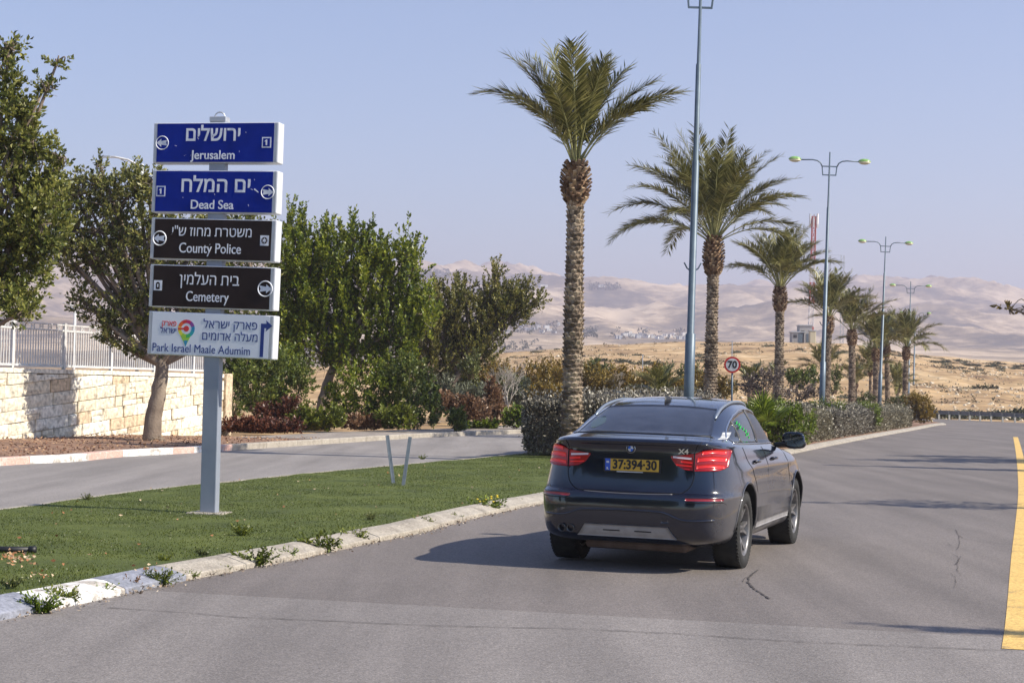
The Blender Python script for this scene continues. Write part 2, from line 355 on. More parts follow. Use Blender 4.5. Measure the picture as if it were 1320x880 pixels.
# wall line
WA, WB = Vector((-15.9, 36, 0)), Vector((-9.55, 53.4, 0))
WP = [Vector((-24, 14, 0)), WA, WB, Vector((-9.5, 60, 0)), Vector((-3, 75, 0)), Vector((14, 112, 0))]
strip('soil_verge', WP, K3i, 8, lambda x, y: .135+.03*noise.noise(Vector((x, y, 0))), mSoil, 18, 48.5, .8)
strip('footpath', sidestep(K3i, -2.4), K3i, 4, lambda x, y: .146, mPath, 47, 125, 1.5)
# ------------------------------------------------------------------ stone retaining wall, every stone a part
mJoint = mat('wall_mortar', [(.3, (.20, .16, .11)), (.7, (.30, .25, .18))], .95, scale=6)
mStone = [mat('limestone_'+n, [(.28, tuple(x*.62 for x in c)), (.46, c), (.8, tuple(min(.86, x*1.12) for x in c))], .85, scale=4.5, detail=7, bump=.8, bscale=14, fine=9)
          for n, c in (('cream', (.68, .62, .50)), ('pale', (.76, .72, .62)), ('ochre', (.58, .46, .32)), ('warm', (.68, .60, .46)))]
rng = random.Random(11)
wl = WB-WA; WL = wl.length; wt = wl.normalized(); wn = Vector((wt.y, -wt.x, 0)); WH = 2.02
wall = thing('stone_wall', 'cream limestone retaining wall of rough blocks along the far pavement at left', 'wall', WA, math.atan2(wt.y, wt.x))
mb = MB(); mb.box((WL/2, .22, WH/2), (WL, .40, WH)); mb.build('wall_core', mJoint, wall)
def clip(poly, ax, lim, keep_less):
    out = []
    for i, p in enumerate(poly):
        q = poly[(i+1) % len(poly)]; a = (p[ax] <= lim) == keep_less or p[ax] == lim; b_ = (q[ax] <= lim) == keep_less or q[ax] == lim
        if a: out.append(p)
        if a != b_:
            t = (lim-p[ax])/(q[ax]-p[ax]); out.append((p[0]+(q[0]-p[0])*t, p[1]+(q[1]-p[1])*t))
    return out
sl_ = .085; row = 0; z0 = -WL*sl_-.2
def stone(poly, name='stone', dpt=None):
    if len(poly) < 3: return
    cx = sum(p[0] for p in poly)/len(poly); cz = sum(p[1] for p in poly)/len(poly)
    area = abs(sum(poly[i][0]*poly[(i+1) % len(poly)][1]-poly[(i+1) % len(poly)][0]*poly[i][1] for i in range(len(poly))))/2
    if area < .012: return
    d = dpt or rng.uniform(.02, .085); g = .013; V = []
    def sh(p, k): 
        r = math.hypot(p[0]-cx, p[1]-cz)+1e-6; f = max(.2, 1-k/r); return (cx+(p[0]-cx)*f, cz+(p[1]-cz)*f)
    n = len(poly)
    for k, (yy, ins) in enumerate(((.03, g), (-d*.6, g), (-d, g+.03))):
        for p in poly:
            q = sh(p, ins); V.append((q[0], yy+rng.uniform(-.008, .008)*(k > 0), q[1]))
    V.append((cx+rng.uniform(-.05, .05), -d-rng.uniform(0, .035), cz+rng.uniform(-.03, .03)))
    F = [[k*n+i, k*n+(i+1) % n, (k+1)*n+(i+1) % n, (k+1)*n+i] for k in range(2) for i in range(n)]+[[2*n+i, 2*n+(i+1) % n, 3*n] for i in range(n)]
    mk(name, V, F, rng.choices(mStone, (4, 3, 1.2, 3))[0], wall)
while z0 < WH:
    hgt = rng.uniform(.30, .36); x = -rng.uniform(0, .8)
    while x < WL:
        w_ = rng.choice((.35, .5, .65, .8, .95, 1.25))*rng.uniform(.9, 1.1)
        if x+w_ > 5.2:
            if rng.random() < .16 and w_ < .9:       # a pair of thin blocks one over the other
                zz = [(0, hgt*.5), (hgt*.5, hgt)]
            else: zz = [(0, hgt)]
            for a, b_ in zz:
                P = [(x, z0+a+x*sl_), (x+w_, z0+a+(x+w_)*sl_), (x+w_, z0+b_+(x+w_)*sl_), (x, z0+b_+x*sl_)]
                for ax, lim, kl in ((1, .02, False), (1, WH-.14, True), (0, WL-.01, True), (0, .01, False)):
                    P = clip(P, ax, lim, kl)
                    if not P: break
                stone(P)
        x += w_
    z0 += hgt
x = 5
while x < WL-.05:
    w_ = min(rng.uniform(.9, 1.6), WL-x); mb = MB(); mb.box((x+w_/2, .17, WH-.062), (w_-.012, .46, .12)); mb.build('coping_stone', mStone[1], wall); x += w_
# end pier in shade
mb = MB(); mb.box((WL+.21, .1, .99), (.42, .5, 2.1)); bevel(mb.build('end_pier', mStone[2], wall), .03)
# ------------------------------------------------------------------ white railing on the wall
fence = thing('metal_railing', 'white metal railing with upright bars on top of the cream stone wall', 'fence', WA+Vector((0, 0, WH+.003)), math.atan2(wt.y, wt.x))
mb = MB(); mb.box((0, 0, .60), (.025, .025, 1.0)); picket = mb.build('picket', mWhite, fence); picket.location = (5.6, .15, 0)
posts = np.arange(5.4, WL-.1, 2.3)
x = 5.72
while x < WL-.05:
    if min(abs(x-p) for p in posts) > .06: inst(picket, fence, (x, .15, 0))
    x += .115
mb = MB(); mb.box((0, 0, .62), (.08, .08, 1.30)); mb.box((0, 0, 1.28), (.1, .1, .02)); po = mb.build('post', mWhite, fence); po.location = (posts[0], .15, 0)
for p in posts[1:]: inst(po, fence, (p, .15, 0))
for z, h in ((.09, .06), (1.08, .05), (1.24, .035)):
    mb = MB(); mb.box(((5.4+WL)/2, .15, z), (WL-5.4, .05, h)); mb.build('rail', mWhite, fence)
mb = MB()
for s in (-1, 1): mb.box((s*.07, 0, 1.165), (.018, .02, .115))
mb.tube([(-.06, 0, 1.12), (.06, 0, 1.21)], .009, 4); mb.tube([(-.06, 0, 1.21), (.06, 0, 1.12)], .009, 4)
orn = mb.build('ornament', mWhite, fence); x = 5.9; orn.location = (x, .15, 0)
while x < WL-.6:
    x += .38; inst(orn, fence, (x, .15, 0))
# ------------------------------------------------------------------ lettering helper
FCACHE = {}
def text_mesh(name, s, size, m, parent, loc, align='CENTER', bold=.0, ex=.002, sx=1.0, mx=None, fit=0):
    """flat letters lying in the parent's XZ plane facing -Y"""
    def tm(q):
        c = bpy.data.curves.new('t', 'FONT'); c.body = q; c.size = size; o = bpy.data.objects.new('t', c); me = bpy.data.meshes.new_from_object(o); X = [v.co.x for v in me.vertices] or [0]; Y = [v.co.y for v in me.vertices] or [0]
        bpy.data.objects.remove(o); bpy.data.curves.remove(c); bpy.data.meshes.remove(me); return min(X), max(X), min(Y), max(Y)
    marks = []                            # dalet and tav are drawn as resh and het with their own strokes added
    s2 = s.replace('ד', 'ר').replace('ת', 'ח')
    for i, ch in enumerate(s):
        if ch in 'דת':
            r1_ = tm(s2[:i+1])[1]; a_ = tm(s2[i]); marks.append((ch, r1_-(a_[1]-a_[0]), r1_, a_[2], a_[3]))
    full = tm(s2); s = s2
    c = bpy.data.curves.new(name, 'FONT'); c.body = s; c.size = size; c.align_x = align; c.align_y = 'CENTER'; c.offset = bold; c.extrude = ex; c.resolution_u = 5
    o = bpy.data.objects.new("tmp", c)
    me = bpy.data.meshes.new_from_object(o); me.name = name
    bpy.data.objects.remove(o); bpy.data.curves.remove(c)
    if fit: xs_ = [v.co.x for v in me.vertices]; sx = fit/(max(xs_)-min(xs_))
    if marks:
        bm = bmesh.new(); bm.from_mesh(me); x0_ = min(v.co.x for v in bm.verts)-full[0]; y0_ = max(v.co.y for v in bm.verts)-full[3]; u = size
        for ch, l_, r_, b_, t_ in marks:
            q = (r_-.01*u, r_+.055*u, t_-.085*u, t_) if ch == 'ד' else (l_-.075*u, l_+.02*u, b_, b_+.085*u)
            vs_ = [bm.verts.new((x_+x0_, y_+y0_, ex*.9)) for x_, y_ in ((q[0], q[2]), (q[1], q[2]), (q[1], q[3]), (q[0], q[3]))]; bm.faces.new(vs_)
        bm.to_mesh(me); bm.free()
    T = (mx or Matrix.Identity(4)) @ Matrix.Translation(loc) @ Matrix.Rotation(R(90), 4, 'X') @ Matrix.Diagonal((sx, 1, 1, 1))
    me.transform(T); me.materials.clear(); me.materials.append(m)
    q = bpy.data.objects.new(name, me); COL.objects.link(q); q.parent = parent; return q
def rev(s): return s[::-1]
# ------------------------------------------------------------------ direction sign
mBlueS = mat('blue_sign_film', [(.3, (.004, .018, .20)), (.6, (.005, .022, .26)), (.8, (.008, .035, .30))], .5, scale=3, spec=.12)
mBlkS = mat('black_sign_film', [(.3, (.022, .015, .014)), (.7, (.032, .022, .021))], .5, scale=3, spec=.12)
mWhtS = mat('white_sign_film', [(.3, (.68, .71, .78)), (.7, (.76, .78, .83))], .4, scale=3)
mLet = mat('white_lettering', [(.32, (.50, .54, .66)), (.5, (.74, .76, .82))], .5, scale=9)
mNavy = mat('navy_lettering', (.010, .035, .20), .5)
mFrame = mat('sign_frame_aluminium', [(.3, (.60, .62, .66)), (.7, (.74, .75, .78))], .4, .1, scale=3)
mPoleG = mat('sign_pole_paint', [(.3, (.24, .27, .33)), (.7, (.31, .34, .40))], .45, .1, scale=2)
SB = G(270, 661, .09); sS = 2080/SB.y
sign = thing('direction_sign', 'tall grey post carrying five stacked direction boards, blue, black and white, on the turf', 'sign', SB, R(-13))
sign.rotation_euler = (R(0), R(.2), R(-13)); PT = HCAM+(496.2-151)/sS-SB.z
mb = MB(); mb.box((0, .0, PT/2), (.205, .125, PT)); bevel(mb.build('post', mPoleG, sign), .012)
mb = MB(); mb.box((0, 0, PT-.02), (.215, .14, .06)); bevel(mb.build('post_cap', mSteel, sign), .006)
mb = MB(); mb.tube([(.07*math.cos(a), 0, PT+.075*math.sin(a)) for a in np.linspace(0, math.pi, 9)], .009, 6); mb.build('lifting_ring', mSteel, sign)
mb = MB(); mb.box((0, 0, -.01), (.46, .38, .05)); bevel(mb.build('concrete_footing', mConc, sign), .015)
for y_ in (181, 247, 309, 370, 432):
    for sx_ in (-1, 1): mb = MB(); mb.box((sx_*.085, .09, HCAM+(496.2-y_)/sS-SB.z), (.05, .05, .16)); mb.build('clamp', mSteel, sign)
rs_ = random.Random(4)
def ring(m_, r, c, parent, w_=.006):
    mb = MB(); mb.tube([(c[0]+r*math.cos(a), 0, c[1]+r*math.sin(a)) for a in np.linspace(0, 2*math.pi, 25)], w_, 4, cap=False)
    o = mb.build('circle', m_, parent); o.location = (0, -.096, 0); return o
def plate(name, poly, m_, parent, y=-.137, th=.003):
    y += .04
    V = [(p[0], y, p[1]) for p in poly]+[(p[0], y+th, p[1]) for p in poly]; n = len(poly)
    return mk(name, V, [list(range(n)), list(range(n, 2*n))[::-1]]+[[i, n+i, n+(i+1) % n, (i+1) % n] for i in range(n)], m_, parent)
def arrow(s, c, parent, k=1.):
    P = [(-.075, 0), (-.012, .05), (-.012, .022), (.07, .036), (.052, 0), (.07, -.036), (-.012, -.022), (-.012, -.05)]
    return plate('arrow', [(c[0]-s*x*k, c[1]+z*k) for x, z in P], mLet, parent)
def yz(y): return HCAM+(496.2-y)/sS-SB.z
panels = [(157, 211.5, mBlueS), (219, 276, mBlueS), (281.5, 337, mBlkS), (342, 399, mBlkS), (403, 461, mWhtS)]
SCR = []; ONE = [(-.009, -.034), (.009, -.034), (.009, .034), (-.003, .034), (-.022, .020), (-.022, .006), (-.009, .014)]; PW = 1.645; TILT = [0.6, .9, 1.3, 1.3, 1.5]
for k, (ya, yb, m_) in enumerate(panels):
    za, zb = yz(ya), yz(yb); hh = za-zb-.02; zc = (za+zb)/2
    names = ['blue board', 'lower blue board', 'black board', 'lower black board', 'white board at the bottom']
    pn = MB(); pn.box((0, 0, 0), (PW, .18, hh)); p = pn.build('sign_board', mFrame, sign); bevel(p, .012)
    for _ in range(6 if k < 2 else 2):
        x_, z_, a_, l_ = rs_.uniform(-.6, .6), rs_.uniform(-.2, .2), rs_.uniform(0, 3.1), rs_.uniform(.004, .016); dx_, dz_ = math.cos(a_)*l_, math.sin(a_)*l_; SCR.append((k, [(x_-dx_, z_-dz_), (x_+dx_, z_+dz_), (x_+dx_+.006, z_+dz_+.004), (x_-dx_+.004, z_-dz_+.006)]))
    p['label'] = names[k]; p.location = (-.012, 0, zc); p.rotation_euler = (0, R(TILT[k]), 0)
    f = MB(); f.box((-.005, -.0925, 0), (PW-.115, .006, hh-.022)); f.build('board_face', m_, p)
    [(f_ := MB(), f_.box((ex_, -.092, 0), (.033, .005, hh-.02)), f_.build('edge_profile', mSteel, p)) for ex_ in (PW/2-.034, -PW/2+.030)]
    T = lambda s, size, z, x=0, m2=mLet, bold=.002, sx=1., al='CENTER', fit=0: text_mesh('lettering', s, size, m2, p, (x, -.097, z), al, bold, .0015, sx, None, fit)
    ck = mLet
    for k_, q_ in SCR:
        if k_ == k: plate('scratch', q_, mLet if k < 4 else mSteel, p, -.1365, .002)
    if k == 0:
        ring(ck, .082, (-.70, 0), p); arrow(-1, (-.70, 0), p)
        T(rev('ירושלים'), .25, .10, -.03, bold=.004, fit=.71); T('Jerusalem', .155, -.155, -.02, bold=.002, fit=.58)
        plate('pictogram', [(.61, -.065), (.73, -.065), (.73, .065), (.61, .065)], ck, p); plate('pictogram_field', [(.625, -.05), (.715, -.05), (.715, .05), (.625, .05)], m_, p, -.1395)
        plate('numeral', [(.67+x_, z_) for x_, z_ in ONE], ck, p, -.142)
    elif k == 1:
        ring(ck, .082, (.70, 0), p); arrow(1, (.70, 0), p)
        T(rev('ים המלח'), .26, .075, .02, bold=.004, fit=.90); T('Dead Sea', .155, -.165, -.02, bold=.002, fit=.56)
        plate('pictogram', [(-.76, -.065), (-.64, -.065), (-.64, .065), (-.76, .065)], ck, p); plate('pictogram_field', [(-.745, -.05), (-.655, -.05), (-.655, .05), (-.745, .05)], m_, p, -.1395)
        plate('numeral', [(-.70+x_, z_) for x_, z_ in ONE], ck, p, -.142)
        plate('scratch', [(.52, .03), (.58, -.01), (.585, .0), (.53, .045)], ck, p)
    elif k == 2:
        ring(ck, .086, (-.70, 0), p, .008); arrow(-1, (-.70, 0), p, 1.05)
        T(rev('משטרת מחוז ש"י'), .175, .09, -.015, bold=0, fit=1.04); T('County Police', .175, -.115, -.03, bold=.001, fit=.81)
        plate('pictogram', [(.62, -.06), (.73, -.06), (.73, .065), (.62, .065)], ck, p); 
        plate('pictogram_field', [(.675+.04*math.cos(a), .003+.042*math.sin(a)) for a in np.linspace(0, 2*math.pi, 13)[:-1]], m_, p, -.1395)
        plate('star', [(.675+(.034 if i % 2 else .014)*math.cos(i*math.pi/6), .003+(.034 if i % 2 else .014)*math.sin(i*math.pi/6)) for i in range(12)], ck, p, -.142)
    elif k == 3:
        ring(ck, .092, (.70, 0), p, .008); arrow(1, (.70, 0), p, 1.1)
        T(rev('בית העלמין'), .20, .085, -.03, bold=0, fit=.78); T('Cemetery', .175, -.125, -.05, bold=.001, fit=.56)
        plate('pictogram', [(-.76, -.06), (-.65, -.06), (-.65, .065), (-.76, .065)], ck, p)
        plate('tombstone', [(-.73, -.045), (-.68, -.045), (-.68, .02)]+[(-.705+.025*math.cos(a), .02+.025*math.sin(a)) for a in np.linspace(.3, 2.84, 5)]+[(-.73, .02)], m_, p, -.1395)
        plate('tombstone_mark', [(-.712, -.02), (-.698, -.02), (-.698, .02), (-.712, .02)], ck, p, -.142)
    else:
        T(rev('פארק ישראל'), .15, .13, .26, mNavy, .0, fit=.70); T(rev('מעלה אדומים'), .15, -.015, .26, mNavy, .0, fit=.72)
        T('Park Israel Maale Adumim', .145, -.18, -.11, mNavy, .0, fit=1.28)
        plate('turn_arrow', [(.655, -.24), (.70, -.24), (.70, .165), (.655, .165)], mNavy, p)
        plate('turn_arrow_head', [(.70, .11), (.725, .11), (.72, .07), (.80, .14), (.72, .205), (.725, .165), (.70, .165)], mNavy, p)
        cols = [(.62, .03, .03), (.80, .12, .02), (.85, .45, .03), (.75, .7, .05), (.35, .6, .05), (.05, .45, .12), (.02, .35, .40), (.02, .25, .45), (.25, .06, .30), (.55, .02, .12)]
        cm = [mat('logo_colour', c, .5) for c in cols]; cx, cz = -.315, .065
        for i in range(20):
            a0 = math.pi/2+math.pi*2*i/20; a1 = a0+math.pi*2/20+.02
            q = cm[(i//2) % 10]
            plate('logo_ring', [(cx+.068*math.cos(a0), cz+.068*math.sin(a0)), (cx+.112*math.cos(a0), cz+.112*math.sin(a0)), (cx+.112*math.cos(a1), cz+.112*math.sin(a1)), (cx+.068*math.cos(a1), cz+.068*math.sin(a1))], q, p)
        plate('logo_point', [(cx-.105, cz-.03), (cx-.03, cz-.07), (cx+.06, cz-.09), (cx+.0, cz-.22)], cm[4], p, -.1365)
        plate('logo_tip', [(cx-.03, cz-.145), (cx+.03, cz-.14), (cx+.0, cz-.225)], cm[7], p, -.1375)
        plate('logo_centre', [(cx+.036*math.cos(a), cz+.036*math.sin(a)) for a in np.linspace(0, 2*math.pi, 17)[:-1]], cm[0], p, -.1385)
        plate('logo_stroke', [(cx-.11, cz-.012), (cx, cz-.012), (cx, cz+.010), (cx-.11, cz+.008)], cm[0], p, -.1382)
        T(rev('פארק'), .095, .12, -.545, cm[0], .001, fit=.19); T(rev('ישראל'), .10, .035, -.55, mNavy, .001, fit=.21)
# ------------------------------------------------------------------ speed limit sign
P = at(944, 470, 59); base = Vector((P.x, P.y, .07))
sp = thing('speed_limit_sign', 'round speed limit sign reading 70 with red rim on a thin grey pole', 'sign', base, R(-8))
mRed = mat('red_sign_film', (.55, .02, .02), .4)
mb = MB(); mb.tube([(0, .04, 0), (0, .04, P.z-base.z+.2)], .035, 10); mb.build('pole', mPoleBlue, sp, True)
cz = P.z-base.z; RY = Matrix.Rotation(R(90), 4, 'X'); RY.translation = (0, 0, cz)
mb = MB(); mb.lathe([(.30, .0), (.30, .015)], 40, M_=RY); mb.build('sign_plate', mRed, sp)
mb = MB(); mb.lathe([(.232, .015), (.232, .019)], 40, M_=RY); mb.build('sign_face', mWhite, sp)
text_mesh('lettering', '70', .36, mBlack, sp, (0, -.022, cz-.005), bold=.012, sx=.95)
# ------------------------------------------------------------------ street lamps
mDome = mat('green_lamp_dome', [(.3, (.16, .33, .08)), (.7, (.26, .46, .14))], .35, scale=8)
mLens = mat('cream_lamp_bowl', [(.3, (.62, .55, .38)), (.7, (.74, .68, .50))], .3, scale=8)
def lamp(label, base, H, lean=0, rz=0, grp='double-arm street lamps along the median'):
    t = thing('street_lamp', label, 'street lamp', base, rz, grp); t.rotation_euler = (0, R(lean), rz)
    mb = MB(); mb.tube([(0, 0, 0), (0, 0, 3.0), (0, 0, 3.02), (0, 0, H*.62), (0, 0, H*.621), (0, 0, H*.82), (0, 0, H*.821), (0, 0, H+.25)], [.125, .12, .088, .082, .066, .062, .045, .03], 12)
    mb.build('pole', mPoleBlue, t, True)
    mb = MB(); mb.box((0, 0, .012), (.42, .42, .025)); mb.build('base_plate', mPoleBlue, t)
    for s in (-1, 1):
        mb = MB(); mb.tube([(s*.06, 0, 4.5), (s*.13, 0, 4.55), (s*.2, 0, 4.68)], .018, 5); mb.build('hook', mPoleBlue, t)
    mb = MB(); zr = H-.35
    mb.box((0, 0, zr), (.62, .04, .045)); mb.box((0, 0, zr-.36), (.56, .04, .045))
    for s in (-1, 1): mb.tube([(s*.31, 0, zr+.02), (s*.27, 0, zr-.38)], .024, 6)
    mb.build('bracket', mPoleBlue, t)
    for s in (-1, 1):
        mb = MB(); mb.tube([(s*.31, 0, zr), (s*.38, 0, zr+.14), (s*.52, 0, zr+.23), (s*.72, 0, zr+.26), (s*1.22, 0, zr+.24)], .026, 8); mb.build('arm', mPoleBlue, t, True)
        V = []; 
        hd = MB(); Mx = Matrix.Diagonal((1.65, 1, 1, 1)); Mx.translation = (s*1.45, 0, zr+.24)
        hd.lathe([(.02, .135), (.08, .12), (.13, .085), (.16, .03), (.165, 0)], 16, M_=Mx); h_ = hd.build('lamp_dome', mDome, t, True)
        bw = MB(); bw.lathe([(.163, -.002), (.13, -.06), (.07, -.10), (.02, -.11)], 16, M_=Mx); bw.build('lamp_bowl', mLens, h_, True)
    return t
for px, py, Y, H, lean, lb in ((886.5, 507, 38, 11.45, .9, 'tallest nearest double-arm lamp behind the dark car, its head cut by the frame'),
                       (1058.5, 524, 67, 11.5, 1.2, 'double-arm green-headed lamp rising from the hedge between the third and fourth palms'),
                       (1133, 521, 100, 11.3, 1.6, 'double-arm green-headed lamp standing before the dark trunk near the hedge end'),
                       (1170, 526, 130, 10.7, .8, 'distant double-arm lamp beside the last palm, slightly taller than the one behind'),
                       (1177, 520, 172, 10.7, .8, 'farthest and smallest double-arm lamp, behind the last palm')):
    p = at(px, py, Y); lamp(lb, (p.x, p.y, .05), H, lean)
def silver_lamp(label, px, py, Y, ax, ay, ground_z, r=.06):
    top = at(px, py, Y); tip = at(ax, ay, Y); L = tip-top
    t = thing('street_lamp', label, 'street lamp', (top.x, top.y, ground_z), 0)
    h = top.z-ground_z; k = L.length
    mb = MB(); mb.tube([(0, 0, 0), (0, 0, h+.1)], [r*1.3, r], 10); mb.build('pole', mWhite, t, True)
    mb = MB(); mb.tube([(0, 0, h), (L.x*.35, 0, L.z*.72+h), (L.x*.65, 0, L.z*.98+h), (L.x*.8, 0, h+L.z)], r*.6, 8)
    mb.tube([(0, 0, h-.35*k), (L.x*.3, 0, h+L.z*.2), (L.x*.55, 0, L.z*.85+h)], r*.4, 6); mb.build('arm', mWhite, t, True)
    mb = MB(); mb.box((L.x*.9, 0, h+L.z), (abs(L.x)*.26, .16*k/1.5, .06*k/1.5)); mb.build('lamp_head', mSteel, t)
silver_lamp('silver single-arm lamp reaching left above the trees behind the blue board', 183, 215, 60, 131, 202, 2)
silver_lamp('small white single-arm lamp seen above the white railing', 97, 396, 110, 78, 391, -1, .09)
# ------------------------------------------------------------------ pair of leaning stakes, black pipe
mAng = mat('grey_metal_stake', [(.3, (.16, .19, .23)), (.7, (.26, .29, .33))], .5, .3, scale=10)
for lb, (bx, by), (tx, ty) in (('grey metal stake leaning left, left one of a V on the turf', (505.5, 623), (497.5, 561)), ('grey metal stake leaning right, right one of a V on the turf', (521.5, 625.5), (530.5, 563))):
    b_ = G(bx, by, .09); t_ = at(tx, ty, b_.y); d = t_-b_
    t = thing('stake', lb, 'stake', b_, 0, 'stakes leaning in a V')
    q = d.to_track_quat('Z', 'Y').to_matrix()
    mb = MB(); L = d.length; mb.box(q@Vector((0, 0, L/2-.03)), (.055, .012, L+.06), mat=q); mb.build('flange', mAng, t)
    mb = MB(); mb.box(q@Vector((-.0285, .024, L/2-.03)), (.012, .05, L+.06), mat=q); mb.build('web', mAng, t)
a, b_ = G(-30, 707.5, .12), G(45, 708.5, .12)
t = thing('pipe', 'short black pipe lying on the turf at the left edge', 'pipe', a)
mb = MB(); mb.tube([(0, 0, 0), b_-a], .03, 10); mb.build('pipe_wall', mBlack, t, True)
mb = MB(); q = (b_-a).normalized(); mb.tube([(b_-a)-q*.05, (b_-a)+q*.01], .036, 10); mb.build('collar', mBlack, t, True)
# ------------------------------------------------------------------ guard rail at the bend
mRail = mat('weathered_guard_rail', [(.3, (.20, .20, .21)), (.7, (.34, .34, .34))], .5, .4, scale=2)
gr = thing('guard_rail', 'grey metal guard rail around the bend at the foot of the dry hill', 'guard rail', (0, 0, 0))
V = []; RP = RAIL; prof = [(-.04, .34), (.03, .38), (.03, .45), (-.02, .49), (.03, .53), (.03, .60), (-.04, .64)]
for i, p in enumerate(RP):
    t_ = (RP[min(i+1, len(RP)-1)]-RP[max(i-1, 0)]).normalized(); nn = Vector((t_.y, -t_.x, 0))
    for o_, z in prof: V.append(p-nn*o_+Vector((0, 0, z+.06)))
m_ = len(prof); mk('beam', V, [[i*m_+j, i*m_+j+1, (i+1)*m_+j+1, (i+1)*m_+j] for i in range(len(RP)-1) for j in range(m_-1)], mRail, gr).modifiers.new('solid', 'SOLIDIFY').thickness = .008
mPost = mat('guard_rail_post', [(.3, (.45, .42, .36)), (.7, (.58, .54, .47))], .6, scale=3)
mb = MB(); mb.box((0, .08, .31), (.12, .1, .72)); po = mb.build('post', mPost, gr); first = True
for p in resample(RP, 1.6):
    if first: po.location = p; first = False
    else: inst(po, gr, p)
# ------------------------------------------------------------------ the car
# level table: half outline of the body at each height (rear end, front end, half width, rear z, front z, exponent)
LV = np.array([
 # yr    yf    w     zr    zf    n
 [.30, 4.45, .74, .225, .225, 7],
 [.13, 4.56, .86, .27, .26, 7.5],
 [.045, 4.63, .905, .33, .31, 8],
 [.005, 4.67, .925, .45, .42, 8],
 [.00, 4.67, .935, .58, .52, 8],
 [.015, 4.66, .94, .70, .60, 8],
 [.075, 4.64, .934, .745, .66, 7.8],
 [.105, 4.61, .92, .88, .74, 7.5],
 [.12, 4.55, .905, 1.02, .84, 7.2],
 [.125, 4.46, .885, 1.12, .92, 7],
 [.085, 4.36, .865, 1.185, .97, 6.5],
 [.10, 4.22, .845, 1.212, 1.00, 6],
 [.20, 3.98, .825, 1.228, 1.035, 5.4],
 [.36, 3.62, .800, 1.250, 1.085, 4.8],
 [.62, 3.33, .765, 1.335, 1.22, 4.2],
 [.98, 3.02, .700, 1.445, 1.39, 4.2],
 [1.26, 2.82, .640, 1.515, 1.49, 4.0],
 [1.52, 2.64, .560, 1.562, 1.553, 3.6],
 [1.78, 2.48, .42, 1.592, 1.590, 3.0],
 [1.98, 2.36, .24, 1.605, 1.606, 2.6]])
_v = np.arange(len(LV), dtype=float)
def _pchip(x, y, q):
    h = np.diff(x); d = np.diff(y)/h; m = np.zeros_like(y); m[1:-1] = np.where(d[:-1]*d[1:] > 0, 2*d[:-1]*d[1:]/np.where(d[:-1]+d[1:] == 0, 1, d[:-1]+d[1:]), 0); m[0] = d[0]; m[-1] = d[-1]
    i = np.clip(np.searchsorted(x, q)-1, 0, len(x)-2); t = (q-x[i])/h[i]
    return y[i]*(1+2*t)*(1-t)**2+m[i]*h[i]*t*(1-t)**2+y[i+1]*t*t*(3-2*t)+m[i+1]*h[i]*t*t*(t-1)
_q = np.linspace(0, len(LV)-1, 4001); _T = np.stack([_pchip(_v, LV[:, k], _q) for k in range(6)], 1); _TL = _T.tolist()
def lvp(v): return [np.interp(np.atleast_1d(v), _q, _T[:, k]) for k in range(6)]
def lvs(v):
    f = min(max(v, 0), len(LV)-1)/(len(LV)-1)*4000; i = min(int(f), 3999); f -= i; a, b_ = _TL[i], _TL[i+1]; return [p+(q-p)*f for p, q in zip(a, b_)]
def zmix(t): return t
def bulge(x, y, z):
    g = np.exp(-((y-.95)/.50)**2)*.032+np.exp(-((y-3.72)/.48)**2)*.030
    band = np.clip((z-.30)/.15, 0, 1)*np.clip((1.02-z)/.22, 0, 1)
    w_ = np.clip((np.abs(x)-.55)/.3, 0, 1)
    waist = -.022*np.exp(-((z-.62)/.12)**2)*np.exp(-((y-2.3)/.8)**2)
    crease = .010*np.exp(-((z-.93)/.035)**2)*np.clip((y-.6)/.5, 0, 1)*np.clip((4.2-y)/.5, 0, 1)
    return x+np.sign(x)*w_*(g*band+waist+crease)
def roofcrown(y, z, x): return z
def body_uv(v, th):
    yr, yf, w_, zr, zf, n = lvp(v); c, s = np.cos(th), np.sin(th)
    x = w_*np.sign(c)*np.abs(c)**(2/n); yc = (yr+yf)/2; L = (yf-yr)/2; y = yc+L*np.sign(s)*np.abs(s)**(2/n)
    z = zr+(zf-zr)*np.clip((y-yr)/(yf-yr), 0, 1); return bulge(x, y, z), y, z
def xside(v, y):
    yr, yf, w_, zr, zf, n = lvs(v); yc = (yr+yf)/2; L = (yf-yr)/2; k = abs((y-yc)/L)
    if k >= 1: return None
    z = zr+(zf-zr)*(y-yr)/(yf-yr); return w_*(1-k**n)**(1/n), z
def side(y, z):                           # x of the body side at (y, z)
    lo, hi = 1.0, float(len(LV)-1)
    while hi > 1 and xside(hi, y) is None: hi -= .05
    for _ in range(30):
        m_ = (lo+hi)/2; r_ = xside(m_, y)
        if r_ is None or r_[1] > z: hi = m_
        else: lo = m_
    r_ = xside(lo, y) or (0, z); return float(bulge(np.array([r_[0]]), np.array([y]), np.array([z]))[0])
def rear(x, z):                           # y of the tail at (x, z)
    lo, hi = 1.0, float(len(LV)-1); best = None
    def yy(v):
        yr, yf, w_, zr, zf, n = lvs(v); k = min(.9995, abs(x)/w_); L = (yf-yr)/2; y = (yr+yf)/2-L*(1-k**n)**(1/n); return y, zr+(zf-zr)*(y-yr)/(yf-yr)
    for _ in range(30):
        m_ = (lo+hi)/2
        if yy(m_)[1] > z: hi = m_
        else: lo = m_
    return yy(lo)[0]
cr_ = R(-19.5)
car = thing('car', 'dark navy coupe-style SUV with yellow number plate driving away on the road', 'car', (1.07, 14.86, .008), cr_)
car.rotation_euler = (0, R(.45), cr_)
mPaint = bpy.data.materials.new('navy_car_paint'); mPaint.use_nodes = True
nt = mPaint.node_tree; nd = nt.nodes; ln = nt.links; b = nd['Principled BSDF']
